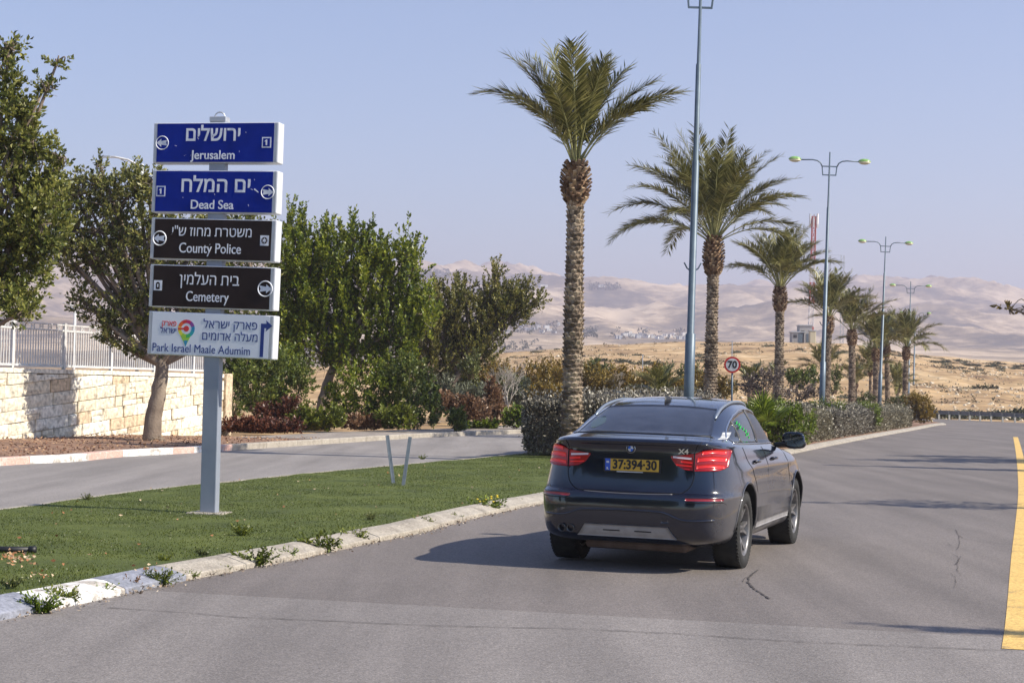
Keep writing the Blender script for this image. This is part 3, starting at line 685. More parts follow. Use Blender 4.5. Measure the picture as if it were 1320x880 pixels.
b.inputs['Metallic'].default_value = .0; b.inputs['Roughness'].default_value = .28; b.inputs['Specular IOR Level'].default_value = .5; b.inputs['Coat Weight'].default_value = 1; b.inputs['Coat Roughness'].default_value = .05
tc = nd.new('ShaderNodeTexCoord'); sx = nd.new('ShaderNodeSeparateXYZ'); ln.new(tc.outputs['Object'], sx.inputs[0])
nz = nd.new('ShaderNodeTexNoise'); nz.inputs['Scale'].default_value = 3.5; nz.inputs['Detail'].default_value = 8; nz.inputs['Roughness'].default_value = .65; ln.new(tc.outputs['Object'], nz.inputs['Vector'])
# road dust on the lower flanks and tail: thicker near the ground
mr = nd.new('ShaderNodeMapRange'); mr.inputs['From Min'].default_value = 1.05; mr.inputs['From Max'].default_value = .25; mr.inputs['To Min'].default_value = .0; mr.inputs['To Max'].default_value = .62; ln.new(sx.outputs[2], mr.inputs[0])
ax_ = nd.new('ShaderNodeMath'); ax_.operation = 'ABSOLUTE'; ln.new(sx.outputs[0], ax_.inputs[0])
mrs = nd.new('ShaderNodeMapRange'); mrs.inputs['From Min'].default_value = .72; mrs.inputs['From Max'].default_value = .93; mrs.inputs['To Min'].default_value = .05; mrs.inputs['To Max'].default_value = 1.0; ln.new(ax_.outputs[0], mrs.inputs[0])
mu0 = nd.new('ShaderNodeMath'); mu0.operation = 'MULTIPLY'; ln.new(mr.outputs[0], mu0.inputs[0]); ln.new(mrs.outputs[0], mu0.inputs[1])
mu = nd.new('ShaderNodeMath'); mu.operation = 'MULTIPLY'; ln.new(mu0.outputs[0], mu.inputs[0])
mr2 = nd.new('ShaderNodeMapRange'); mr2.inputs['From Min'].default_value = .3; mr2.inputs['From Max'].default_value = .65; mr2.inputs['To Min'].default_value = .35; mr2.inputs['To Max'].default_value = 1.25; ln.new(nz.outputs[0], mr2.inputs[0]); ln.new(mr2.outputs[0], mu.inputs[1])
mx = nd.new('ShaderNodeMix'); mx.data_type = 'RGBA'; mx.inputs[6].default_value = (.003, .006, .018, 1); mx.inputs[7].default_value = (.19, .175, .165, 1); ln.new(mu.outputs[0], mx.inputs[0]); ln.new(mx.outputs[2], b.inputs['Base Color'])
ivc = nd.new('ShaderNodeMapRange'); ivc.inputs['To Min'].default_value = 1.0; ivc.inputs['To Max'].default_value = -.3; ln.new(mu.outputs[0], ivc.inputs[0]); ln.new(ivc.outputs[0], b.inputs['Coat Weight'])
rg = nd.new('ShaderNodeMapRange'); rg.inputs['To Min'].default_value = .14; rg.inputs['To Max'].default_value = .9; ln.new(mu.outputs[0], rg.inputs[0]); ln.new(rg.outputs[0], b.inputs['Roughness'])
mDark = mat('dark_wheel_well', (.008, .008, .009), .9)
mGlass = mat('tinted_car_glass', [(.3, (.006, .007, .010)), (.7, (.011, .013, .018))], .09, scale=6, spec=.7)
mGlassD = mat('dusty_rear_glass', [(.3, (.016, .019, .030)), (.65, (.036, .041, .060))], .14, scale=7, detail=8, spec=.7)
mChrome = mat('satin_chrome', (.62, .64, .66), .22, 1.0)
mRailS = mat('roof_rail_silver', (.30, .34, .39), .4, .7)
mSkid = mat('silver_skid_plate', [(.3, (.26, .25, .25)), (.7, (.36, .35, .35))], .5, .25, scale=9)
mRub = mat('tyre_rubber', [(.3, (.012, .012, .012)), (.7, (.030, .029, .027))], .85, scale=12)
mRim = mat('alloy_rim', [(.3, (.15, .145, .145)), (.7, (.27, .26, .26))], .4, .6, scale=12)
mTail = mat('tail_lamp_red', (.30, .004, .004), .2, coat=.4, emit=.04)
mTailB = mat('tail_lamp_lit_red', (.60, .014, .010), .25, coat=.3, emit=.14)
mTailW = mat('tail_lamp_clear', (.75, .62, .64), .15, coat=1)
mSeam = mat('panel_gap', (.002, .002, .003), .9)
# body shell
NV, NU = 96, 176
vs = np.linspace(0, len(LV)-1, NV); th = np.linspace(0, 2*np.pi, NU, endpoint=False)
V = []
for v in vs:
    x, y, z = body_uv(np.full(NU, v), th); V.append(np.stack([x, y, z], 1))
V = np.concatenate(V).tolist(); F = [[i*NU+k, i*NU+(k+1) % NU, (i+1)*NU+(k+1) % NU, (i+1)*NU+k] for i in range(NV-1) for k in range(NU)]
F.append(list(range(NU))[::-1]); F.append([(NV-1)*NU+k for k in range(NU)])
body = mk('body', V, F, [mPaint, mDark], None, True)
AX = (.93, 3.74); WR = .365
cut = MB()
for ya in AX:
    for s in (-1, 1):
        Mx = Matrix.Translation((s*1.3, ya, WR+.01)) @ Matrix.Rotation(R(90), 4, 'Y')
        cut.lathe([(.425, -.72), (.425, .72)] if s > 0 else [(.425, -.72), (.425, .72)], 48, M_=Mx)
cu = mk('wheel_cutter', cut.V, cut.F, [mPaint, mDark], None, False, [1]*len(cut.F))
md = body.modifiers.new('arches', 'BOOLEAN'); md.object = cu; md.operation = 'DIFFERENCE'; md.solver = 'EXACT'
bpy.context.view_layer.update()
me = bpy.data.meshes.new_from_object(body.evaluated_get(bpy.context.evaluated_depsgraph_get())); me.name = 'body'
body.modifiers.clear(); body.data = me; bpy.data.objects.remove(cu); body.parent = car
for p in me.polygons:                      # wheel wells dark, arches crisp
    c = p.center
    if any(abs(math.hypot(c.y-ya, c.z-WR-.01)-.425) < .004 and abs(c.x) < .95 for ya in AX) or abs(abs(c.x)-.58) < .003 and any(math.hypot(c.y-ya, c.z-WR-.01) < .43 for ya in AX): p.material_index = 1; p.use_smooth = False
# patches that lie on the shell
def surf_patch(name, fn, m, off=.004, nu=20, nv=8, parent=None, mode='rear', sgn=1, thick=.014):
    """fn(s,t)->(a,z); rear: a = x ; side: a = y"""
    P = []
    for j in range(nv+1):
        for i in range(nu+1):
            a, z = fn(i/nu, j/nv)
            P.append((a, rear(a, z), z) if mode == 'rear' else (sgn*side(a, z), a, z))
    P = np.array(P).reshape(nv+1, nu+1, 3); du = np.gradient(P, axis=1); dv = np.gradient(P, axis=0); N = unit(np.cross(du, dv))
    if mode == 'rear': N = np.where(N[..., 1:2] > 0, -N, N)
    else: N = np.where(N[..., 0:1]*sgn < 0, -N, N)
    O = P+N*off; I = P-N*thick; n1 = (nv+1)*(nu+1); V = np.concatenate([O.reshape(-1, 3), I.reshape(-1, 3)]); w_ = nu+1
    F = [[j*w_+i, j*w_+i+1, (j+1)*w_+i+1, (j+1)*w_+i] for j in range(nv) for i in range(nu)]
    bd = [i for i in range(w_)]+[j*w_+nu for j in range(1, nv+1)]+[nv*w_+i for i in range(nu-1, -1, -1)]+[j*w_ for j in range(nv-1, 0, -1)]
    F += [[a, b_, b_+n1, a+n1] for a, b_ in zip(bd, bd[1:]+bd[:1])]
    return mk(name, V, F, m, parent or car, True)
def unit(a): return a/np.maximum(np.linalg.norm(a, axis=-1, keepdims=True), 1e-9)
def line_on(name, pts, r_, m, mode='rear', sgn=1, off=.001, parent=None, n=5, sm=6):
    Q = spline([Vector((a, z, 0)) for a, z in pts], sm); P = []
    for q in Q: P.append((q.x, rear(q.x, q.y)-off, q.y) if mode == 'rear' else (sgn*(side(q.x, q.y)+off), q.x, q.y))
    mb = MB(); mb.tube(P, r_, n); return mb.build(name, m, parent or car, True)
lerp = lambda a, b_, t: a+(b_-a)*t
def band(x0, x1, xs_lo, zlo, xs_hi, zhi):
    def fn(s, t): x = lerp(x0, x1, s); return x, lerp(np.interp(x, xs_lo, zlo), np.interp(x, xs_hi, zhi), t)
    return fn
# rear window
def rg_(s, t): z = lerp(1.258, 1.522, t); hw = lerp(.655, .545, t**1.2); u = 2*s-1; return u*hw, z-.014*abs(u)**2.2*(1-t)+.0-.026*abs(u)**2.5*t
rw = surf_patch('rear_window', rg_, mGlassD, .0025, 36, 12)
mb = MB(); 
line_on('window_seal', [(-.68, 1.238), (-.60, 1.250), (-.3, 1.258), (0, 1.260), (.3, 1.258), (.60, 1.250), (.68, 1.238)], .007, mBlack)
line_on('spoiler_edge', [(-.80, 1.165), (-.74, 1.178), (-.5, 1.187), (0, 1.19), (.5, 1.187), (.74, 1.178), (.80, 1.165)], .006, mPaint)
# side windows (both sides)
topz = lambda y: float(np.interp(y, [.72, .82, .95, 1.15, 1.4, 1.7, 2.0, 2.3, 2.6, 2.85, 3.05, 3.25, 3.42], [1.20, 1.245, 1.305, 1.372, 1.432, 1.474, 1.492, 1.488, 1.455, 1.395, 1.325, 1.235, 1.145]))
botz = lambda y: float(np.interp(y, [.72, 1.0, 1.6, 2.4, 3.42], [1.19, 1.175, 1.162, 1.148, 1.128]))
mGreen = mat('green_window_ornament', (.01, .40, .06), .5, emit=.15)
for s in (1, -1):
    for a, b_, nm in ((.80, 1.20, 'quarter_window'), (1.235, 2.03, 'rear_side_window'), (2.09, 3.36, 'front_side_window')):
        surf_patch(nm, lambda u, t, a=a, b_=b_: (lerp(a, b_, u), lerp(botz(lerp(a, b_, u))+.008, topz(lerp(a, b_, u))-.010, t)), mGlass if nm != 'front_side_window' else mat('open_side_window', (.003, .003, .004), .25), .002, 16, 8, mode='side', sgn=s)
    yy = list(np.linspace(.76, 3.38, 26)); line_on('window_trim', [(y, topz(y)+.004) for y in yy], .011, mChrome, 'side', s, .001, sm=2)
    line_on('window_trim', [(y, botz(y)-.002) for y in yy], .009, mChrome, 'side', s, .001, sm=2)
    for y0 in (1.217, 2.06): line_on('window_pillar', [(y0, botz(y0)), (y0, (botz(y0)+topz(y0))/2), (y0, topz(y0))], .016, mBlack, 'side', s, -.006)
    # doors and fuel flap seams
    line_on('door_seam', [(2.10, 1.12), (2.11, .9), (2.10, .6), (2.10, .44)], .0035, mSeam, 'side', s, .0)
    line_on('door_seam', [(3.28, 1.10), (3.30, .9), (3.26, .6), (3.20, .46)], .0035, mSeam, 'side', s, .0)
    line_on('door_seam', [(1.02, 1.14), (1.10, 1.02), (1.30, .86), (1.42, .66), (1.45, .46)], .0035, mSeam, 'side', s, .0)
    for y0 in (1.42, 2.42):
        mb = MB(); P = [Vector((s*(side(y, .995)+.004+.028*math.sin(math.pi*k/6)**.5), y, .995-.004*k/6)) for k, y in enumerate(np.linspace(y0, y0+.24, 7))]; mb.tube(P, [.012, .015, .016, .016, .016, .015, .012], 8); h_ = mb.build('door_handle', mPaint, car, True)
    surf_patch('sill_trim', lambda u, t: (lerp(1.45, 3.26, u), lerp(.345, .405, t)+.02*u*0), mSkid, .006, 16, 3, mode='side', sgn=s)
    # arch lips
    for ya in AX:
        P = []
        for a in np.linspace(-.12, math.pi+.12, 30):
            y = ya-math.cos(a)*.438; z = WR+.01+math.sin(a)*.438
            if z < .34: continue
            P.append((s*(side(y, z)+.002), y, z))
        mb = MB(); mb.tube(P, .009, 6); mb.build('arch_lip', mPaint, car, True)
    # roof rails
    P = [Vector((s*x, y, z)) for x, y, z in ((.600, .98, 1.408), (.598, 1.08, 1.450), (.592, 1.3, 1.508), (.582, 1.7, 1.556), (.572, 2.1, 1.568), (.566, 2.45, 1.553), (.556, 2.68, 1.51))]
    mb = MB(); P = spline(P, 6); k = len(P); mb.tube(P, [.006+.010*min(1, min(i, k-1-i)/3) for i in range(k)], 10); mb.build('roof_rail', mRailS, car, True)
    # mirror
    c = Vector((s*1.005, 3.15, 1.165)); sq = lambda hw, hh, y: [(c.x+hw*math.copysign(abs(math.cos(a))**.55, math.cos(a))+s*(.012 if math.sin(a) < 0 else -.008), c.y+y, c.z+hh*math.copysign(abs(math.sin(a))**.62, math.sin(a))) for a in np.linspace(0, 2*math.pi, 25)[:-1]]
    V = []; rr_ = [(.104, .072, -.050), (.118, .086, -.055), (.122, .090, -.035), (.118, .086, .0), (.095, .066, .045), (.055, .035, .075), (.01, .008, .085)]
    for q in rr_: V += sq(*q)
    V += sq(.103, .071, -.038)
    n_ = 24; F_ = [[i*n_+k, i*n_+(k+1) % n_, (i+1)*n_+(k+1) % n_, (i+1)*n_+k] for i in range(len(rr_)-1) for k in range(n_)]+[[k, (k+1) % n_, 7*n_+(k+1) % n_, 7*n_+k] for k in range(n_)]
    mir = mk('mirror', V, F_, mPaint, car, True)
    mk('mirror_glass', sq(.1, .069, -.044)+sq(.1, .069, -.04), [list(range(24)), list(range(24, 48))[::-1]]+[[k, (k+1) % 24, 24+(k+1) % 24, 24+k] for k in range(24)], mat('mirror_glass_%s' % ('right' if s > 0 else 'left'), (.16, .15, .14), .05, 1.0), mir)
    mb = MB(); mb.tube([(s*.80, 3.12, 1.11), (s*.86, 3.11, 1.12), (s*.93, 3.10, 1.125)], [.03, .022, .02], 8); mb.build('mirror_arm', mBlack, mir)
# green hand-shaped ornament seen through the rear side window
og = []
for k, (y, z, q) in enumerate(((1.36, 1.36, .036), (1.42, 1.345, .03), (1.46, 1.325, .026), (1.54, 1.30, .030), (1.62, 1.275, .034), (1.60, 1.24, .022), (1.69, 1.25, .026), (1.40, 1.315, .024), (1.70, 1.215, .018))):
    x = side(y, z)+.006; mb = MB(); n_ = 9
    V = [(x, y+q*(1 if i % 2 else .55)*math.cos(i*2*math.pi/n_), z+q*(1 if i % 2 else .55)*math.sin(i*2*math.pi/n_)) for i in range(n_)]; V2 = [(x-.004, v[1], v[2]) for v in V]
    og.append((np.array(V+V2), [list(range(n_)), list(range(n_, 2*n_))[::-1]]+[[i, (i+1) % n_, n_+(i+1) % n_, n_+i] for i in range(n_)]))
Vv = []; Ff = []
for a, f in og: b0 = len(Vv); Vv += a.tolist(); Ff += [[b0+i for i in q] for q in f]
o = mk('window_ornament', Vv, Ff, mGreen, car)
# tail lamps
for s in (1, -1):
    f_ = lambda u, t, s=s: (s*lerp(.385, .850, u), lerp(float(np.interp(lerp(.385, .850, u), [.385, .43, .50, .60, .8, .85], [1.055, .99, .952, .938, .943, .975])), float(np.interp(lerp(.385, .850, u), [.385, .50, .60, .68, .76, .83, .85], [1.068, 1.082, 1.098, 1.128, 1.145, 1.138, 1.12])), t))
    tl = surf_patch('tail_lamp', f_, mTail, .016, 30, 10)
    bars = [(.405, .575, 1.052, 1.070, mTailW), (.44, .58, .985, .998, mTailB), (.62, .830, .958, .990, mTailB), (.625, .835, 1.02, 1.060, mTailB), (.66, .825, 1.085, 1.118, mTailB), (.48, .585, 1.015, 1.032, mTailB)]
    for x0, x1, z0, z1, m_ in bars:
        surf_patch('lamp_bar', lambda u, t, x0=x0, x1=x1, z0=z0, z1=z1, s=s: (s*lerp(x0, x1, u), lerp(z0, z1, t)+(.012*math.sin(u*3.14) if x0 > .6 else -.01*u)), m_, .0195, 14, 3, parent=tl, thick=.002)
    line_on('lamp_gap', [(s*.602, .93), (s*.602, 1.03), (s*.602, 1.11)], .006, mSeam, off=.019, parent=tl)
    # lower reflector, bumper pocket lines
    surf_patch('reflector', lambda u, t, s=s: (s*lerp(.55, .86, u), lerp(.672+.004*u, .694+.004*math.sin(u*3), t)), mat('reflector_red', (.30, .015, .02), .2, coat=1), .006, 14, 2)
    line_on('bumper_seam', [(s*.56, .655), (s*.75, .657), (s*.862, .655), (s*.885, .60), (s*.888, .50)], .004, mSeam, off=.003)
    line_on('boot_seam', [(s*.602, .925), (s*.60, .87), (s*.57, .79), (s*.50, .735), (s*.40, .725)], .0045, mSeam, off=.0)
    line_on('boot_seam', [(s*.605, 1.11), (s*.62, 1.16), (s*.66, 1.20)], .004, mSeam, off=.0)
line_on('boot_edge', [(-.42, .722), (-.2, .716), (0, .714), (.2, .716), (.42, .722)], .0055, mat('boot_edge_highlight', (.22, .21, .21), .4, .3), off=.002)  # pale line paints the highlight along the boot edge
line_on('boot_lid_gap', [(-.45, .731), (-.2, .725), (0, .723), (.2, .725), (.45, .731)], .004, mSeam, off=.0)  # dark seam along the boot lid
line_on('bumper_crease', [(-.44, .553), (-.2, .562), (0, .564), (.28, .56), (.38, .545), (.50, .50), (.60, .49), (.80, .50)], .011, mPaint, off=.001)
line_on('bumper_crease', [(-.44, .553), (-.56, .51), (-.66, .495), (-.80, .50)], .011, mPaint, off=.001)
# dull lower bumper insert, silver skid plate
surf_patch('skid_plate', lambda u, t: ((2*u-1)*lerp(.475, .395, t**.8), lerp(.318, .425, t)), mSkid, .012, 20, 6)
surf_patch('skid_slot', lambda u, t: (lerp(-.22, -.06, u), lerp(.372, .382, t)), mDark, .0135, 4, 2); surf_patch('skid_slot', lambda u, t: (lerp(.08, .24, u), lerp(.372, .382, t)), mDark, .0135, 4, 2)
mb = MB(); mb.box((.02, .55, .235), (1.0, .5, .13)); bevel(mb.build('rear_silencer', mat('brown_silencer', [(.3, (.10, .065, .05)), (.7, (.17, .12, .10))], .7, .3, scale=6), car), .04)
mb = MB(); mb.box((0, 2.3, .25), (1.3, 3.6, .06)); mb.build('underbody', mDark, car)
mExh = mat('dark_exhaust_steel', (.10, .10, .10), .35, .9)
for k in (0, 1):
    Mx = Matrix.Translation((-.62+k*.085, .055, .372)) @ Matrix.Rotation(R(90), 4, 'X'); mb = MB(); mb.lathe([(.037, -.15), (.037, .05), (.032, .05), (.030, -.12)], 18, M_=Mx); mb.build('exhaust_tip', mExh, car, True)
surf_patch('tow_cover', lambda u, t: (lerp(.33, .40, u), lerp(.46, .505, t)), mPaint, .003, 3, 3)
# plate, badge, lettering
ry = rear(0, .97)-.012
mb = MB(); mb.box((.02, ry+.004, .968), (.545, .014, .128)); mb.build('plate_holder', mBlack, car)
mPlY = mat('yellow_plate', [(.3, (.55, .33, .035)), (.7, (.62, .38, .045))], .45, scale=8)
pl = MB(); pl.box((.045, ry-.006, .972), (.462, .006, .108)); plo = pl.build('number_plate', mPlY, car)
mb = MB(); mb.box((-.212, ry-.006, .972), (.048, .006, .108)); mb.build('blue_strip', mat('plate_blue', (.03, .10, .50), .4), plo)
text_mesh('lettering', '37:394·30', .118, mBlack, plo, (.045, ry-.0105, .972), bold=.0035, sx=.90)
text_mesh('lettering', 'IL', .03, mWhite, plo, (-.212, ry-.0105, .935), bold=.001)
mb = MB(); mb.box((-.212, ry-.0095, .995), (.026, .002, .018)); mb.build('small_flag', mWhite, plo)
mb = MB(); mb.box((.0, ry-.004, .909), (.25, .003, .009)); mb.build('plate_frame_strip', mWhite, plo)
yb = rear(0, 1.125)-.006; Mb = Matrix.Translation((0, yb, 1.122)) @ Matrix.Rotation(R(90), 4, 'X')
mb = MB(); mb.lathe([(.044, -.006), (.044, .002), (.041, .004)], 36, M_=Mb); bdg = mb.build('badge', mChrome, car, True)
mb = MB(); mb.lathe([(.040, .0042), (.040, .0052)], 36, M_=Mb); mb.build('badge_ring', mBlack, bdg)
mBB = mat('badge_blue', (.02, .13, .55), .3)
for k in range(4):
    P = [(0, 0)]+[(.026*math.cos(a), .026*math.sin(a)) for a in np.linspace(k*math.pi/2, (k+1)*math.pi/2, 9)]
    mb = MB(); mb.prism(P, .0052, .0062, M_=Mb); mb.build('badge_quarter', mBB if k % 2 == 1 else mWhite, bdg)
for i_, (ch, a) in enumerate((('B', 32), ('M', 0), ('W', -32))):
    text_mesh('lettering', ch, .014, mWhite, bdg, (0, 0, 0), bold=.0004, ex=.0005, mx=Matrix.Translation((0, yb-.0062, 1.122)) @ Matrix.Rotation(R(a), 4, 'Y') @ Matrix.Translation((0, 0, .033)))
text_mesh('lettering', 'X4', .062, mChrome, car, (.50, rear(.50, 1.118)-.010, 1.112), bold=.002, ex=.004, sx=1.25)
# white decal on the right rear pillar
mDec = mat('white_decal', [(.3, (.6, .62, .64)), (.7, (.78, .78, .78))], .5, scale=40)
for i in range(5):
    surf_patch('decal', lambda u, t, i=i: (lerp(.725-.004*i, .762-.0035*i, u), 1.222+.0125*i+.0075*t), mDec, .003, 5, 3, mode='rear', thick=.002)
# shark fin aerial and wiperless tail
mb = MB(); V = []; 
for y, h_, w_ in ((1.36, .0, .004), (1.38, .055, .008), (1.44, .065, .018), (1.52, .035, .026), (1.60, .004, .02)):
    zb = 1.535+.06*(y-1.36)/.24; V += [(-w_, y, zb-.01), (w_, y, zb-.01), (w_*.25, y, zb+h_), (-w_*.25, y, zb+h_)]
mk('aerial_fin', V, [[i*4+k, i*4+(k+1) % 4, i*4+4+(k+1) % 4, i*4+4+k] for i in range(4) for k in range(4)]+[[3, 2, 1, 0], [16, 17, 18, 19]], mBlack, car, True)
# pale oval on the left of the rear glass, painting light seen through it
surf_patch('glass_patch', lambda u, t: (-.50+.075*math.cos(math.pi*(1-u))*math.sin(math.pi*(.06+.88*t))+.02*t, lerp(1.29, 1.40, t)), mat('pale_window_patch', (.055, .085, .085), .2), .0035, 8, 8, thick=.001)
# wheels
def wheel(x, ya, s):
    wroot = MB(); Mx = Matrix.Translation((x, ya, WR-.004)) @ Matrix.Rotation(R(90 if s > 0 else -90), 4, 'Y')
    prof = [(.245, -.125), (.30, -.135), (.345, -.125), (.360, -.10), (WR, -.05), (WR, .05), (.360, .10), (.345, .125), (.30, .135), (.248, .122), (.244, .10), (.244, -.10)]
    wroot.lathe(prof, 56, M_=Mx, close=True)
    wh = wroot.build('wheel', mRub, car, True)
    gm = MB()
    for k in range(56):                    # tread blocks give the shoulder an edge
        a = 2*math.pi*k/56
        for z in (-.115, .115): gm.box(Mx @ Vector((math.cos(a)*.3555, math.sin(a)*.3555, z)), (.02, .02, .016), mat=(Mx.to_3x3() @ Matrix.Rotation(a, 3, 'Z')))
    tag(gm.build('tread', mRub, wh), kind='stuff')
    rb = MB(); rb.lathe([(.246, -.11), (.246, .10), (.250, .118), (.243, .121), (.232, .10), (.222, .02), (.222, -.11)], 48, M_=Mx, close=True); rb.build('rim_barrel', mRim, wh, True)
    di = MB(); di.lathe([(.165, -.03), (.165, -.01)], 32, M_=Mx); di.build('brake_disc', mSteel, wh)
    bk = MB(); bk.lathe([(.222, -.10), (.222, -.095)], 32, M_=Mx); bk.build('rim_back', mDark, wh)
    for k in range(5):
        a = 2*math.pi*k/5+.31; sp_ = MB()
        def Q(r_, t_, z_): return Mx @ Vector((math.cos(a)*r_-math.sin(a)*t_, math.sin(a)*r_+math.cos(a)*t_, z_))
        for sd_ in (-1, 1):               # the spoke splits in a Y toward the rim
            V = [Q(.05, -.03, .055), Q(.05, .03, .055), Q(.13, sd_*.018+.015, .082), Q(.13, sd_*.018-.015, .082), Q(.238, sd_*.062+.012, .10), Q(.238, sd_*.062-.012, .10),
                 Q(.05, -.03, .02), Q(.05, .03, .02), Q(.13, sd_*.018+.018, .04), Q(.13, sd_*.018-.018, .04), Q(.238, sd_*.062+.016, .06), Q(.238, sd_*.062-.016, .06)]
            sp_.add(V, [[0, 1, 2, 3], [3, 2, 4, 5], [6, 9, 8, 7], [9, 11, 10, 8], [1, 7, 8, 2], [2, 8, 10, 4], [0, 3, 9, 6], [3, 5, 11, 9], [0, 6, 7, 1], [5, 4, 10, 11]])
        sp_.build('spoke', mRim, wh)
    hb = MB(); hb.lathe([(.062, .0), (.062, .05), (.045, .064), (.035, .066)], 20, M_=Mx); hb.build('hub_cap', mRim, wh, True)
for ya in AX:
    for s in (1, -1): wheel(s*.80, ya, s)
# headlamps and grille, out of sight from here but part of the car
for s in (1, -1):
    o = MB(); o.box((s*.68, 4.40, .76), (.34, .22, .13)); bevel(o.build('headlamp', mTailW, car), .04)
o = MB(); o.box((0, 4.60, .68), (.62, .10, .20)); bevel(o.build('grille', mBlack, car), .03)
def wsf(u, t): return ((2*u-1)*lerp(.60, .50, t), 0)
# windscreen
P = []
for j in range(9):
    z = lerp(1.12, 1.50, j/8)
    for i in range(17):
        u = 2*i/16-1; x = u*lerp(.66, .52, j/8); lo, hi = 1., len(LV)-1.
        for _ in range(26):
            m_ = (lo+hi)/2; yr, yf, w_, zr, zf, n = lvs(m_)
            if zf > z: hi = m_
            else: lo = m_
        k = min(.999, abs(x)/w_); P.append((x, (yr+yf)/2+(yf-yr)/2*(1-k**n)**(1/n)+.004, z+.004))
mk('windscreen', P, [[j*17+i, j*17+i+1, (j+1)*17+i+1, (j+1)*17+i] for j in range(8) for i in range(16)], mGlass, car, True)
# ------------------------------------------------------------------ vegetation
def unit(a): return a/np.maximum(np.linalg.norm(a, axis=-1, keepdims=True), 1e-9)
def leaf_arrays(r, P, D, L, W, fold=.25, sunward=True):
    n = len(P); D = unit(D); A = r.normal(size=(n, 3))*.75+np.array([sd.x*.75, sd.y*.75, sd.z*.55+.35])*(1 if sunward else 0)   # leaves turn their blades to the light
    S = unit(np.cross(D, A)); N = np.cross(D, S)
    L = np.asarray(L)*r.uniform(.7, 1.25, n); W = np.asarray(W)*r.uniform(.75, 1.2, n)
    m_ = P+D*(L*.55)[:, None]
    V = np.stack([P, m_+S*(W/2)[:, None]+N*(W*fold)[:, None], P+D*L[:, None]-N*(L*.08)[:, None], m_-S*(W/2)[:, None]+N*(W*fold)[:, None]], 1).reshape(-1, 3)
    return V, np.arange(4*n).reshape(n, 4)
def merge(parts):
    Vs, Fs, b = [], [], 0
    for V, F in parts: Vs.append(V); Fs.append(F+b); b += len(V)
    return np.concatenate(Vs), np.concatenate(Fs)
def shoots(r, blobs, dens, slen, nleaf, L, W, up=.8, shell=.5):
    """leafy shoots spread through ellipsoids: returns leaf V,F and shoot base/tip arrays"""
    B, T = [], []
    for (c, rad) in blobs:
        c = np.array(c); rad = np.array(rad); n = max(3, int(dens*(rad[0]*rad[1]+rad[1]*rad[2]+rad[0]*rad[2])/3*4*math.pi))
        d = unit(r.normal(size=(n, 3))); k = shell+(1-shell)*r.random(n)**.6
        k = k*(1+.22*np.array([noise.noise(Vector(q)*1.7+Vector(c)) for q in d]))
        p = c+d*rad*k[:, None]; o = unit(d*.75+np.array([0, 0, up])+r.normal(size=(n, 3))*.35)
        ln = slen*r.uniform(.6, 1.35, n); B.append(p-o*ln[:, None]*.5); T.append(p+o*ln[:, None]*.5)
    B = np.concatenate(B); T = np.concatenate(T); n = len(B)
    s = r.uniform(.12, 1.0, (n, nleaf))**.85
    P = B[:, None]+(T-B)[:, None]*s[..., None]; ax = unit(T-B)[:, None]
    rnd = r.normal(size=(n, nleaf, 3)); perp = unit(rnd-ax*(rnd*ax).sum(-1, keepdims=True))
    D = perp*.85+ax*(.35+.5*s[..., None])+np.array([0, 0, .12])
    V, F = leaf_arrays(r, P.reshape(-1, 3), D.reshape(-1, 3), L, W)
    return V, F, B, T
mBark = mat('tree_bark', [(.25, (.11, .085, .065)), (.5, (.22, .17, .13)), (.8, (.36, .29, .22))], .9, scale=5, detail=8, bump=1, bscale=22, stretch=(1, 1, .25))
mTwig = mat('twig_bark', (.13, .10, .07), .9)
def limb(mb, P, r0, r1, n=7):
    P = spline(P, 4); k = len(P); mb.tube(P, [r0+(r1-r0)*i/(k-1) for i in range(k)], n)
def tree(label, base, trunk, blobs, lm, seed, dens=7, slen=.7, nleaf=16, L=.1, W=.045, r0=.2, up=.8, name='leafy_tree', group=None, shell=.5, cat='tree'):
    r = np.random.default_rng(seed); rn = random.Random(seed); base = Vector(base)
    t = thing(name, label, cat, base, 0, group)
    bl = [((c-base), rad) for c, rad in blobs]
    tr = [Vector((0, 0, -.1))]+[p-base for p in trunk]
    mb = MB(); k = len(tr); P = spline(tr, 5)
    P = [p+Vector((rn.uniform(-1, 1), rn.uniform(-1, 1), 0))*r0*.12 for p in P]
    mb.tube(P, [r0*(1.25 if i == 0 else 1)*(1-.45*i/len(P)) for i in range(len(P))], 12)
    mb.build('trunk', mBark, t, True)
    V, F, B, T = shoots(r, bl, dens, slen, nleaf, L, W, up, shell)
    lb = MB(); top = tr[-1]
    for c, rad in bl:
        c = Vector(c); mid = top.lerp(c, .5)+Vector((rn.uniform(-.2, .2), rn.uniform(-.2, .2), -.1)); limb(lb, [top-(top-tr[-2])*.2, mid, c], r0*.42, r0*.12, 6)
        idx = [i for i in range(len(B)) if (Vector(B[i])-c).length < max(rad)*1.15]
        for i in rn.sample(idx, min(len(idx), 16)):
            e = Vector(B[i]); limb(lb, [c, c.lerp(e, .5)+Vector((rn.uniform(-.15, .15), rn.uniform(-.15, .15), rn.uniform(-.1, .2))), e], r0*.10, .008, 4)
    lb.build('branches', mBark, t, True)
    tw = MB()
    sel = r.permutation(len(B))[:min(len(B), 900)]
    S_ = unit(np.cross(T[sel]-B[sel], r.normal(size=(len(sel), 3))))*.006
    Vt = np.stack([B[sel]-S_, B[sel]+S_, T[sel]+S_*.4, T[sel]-S_*.4], 1).reshape(-1, 3)
    cr = mk('crown', V, F, lm, t); tag(mk('twigs', Vt, np.arange(len(sel)*4).reshape(-1, 4), mTwig, cr), kind='stuff')
    return t
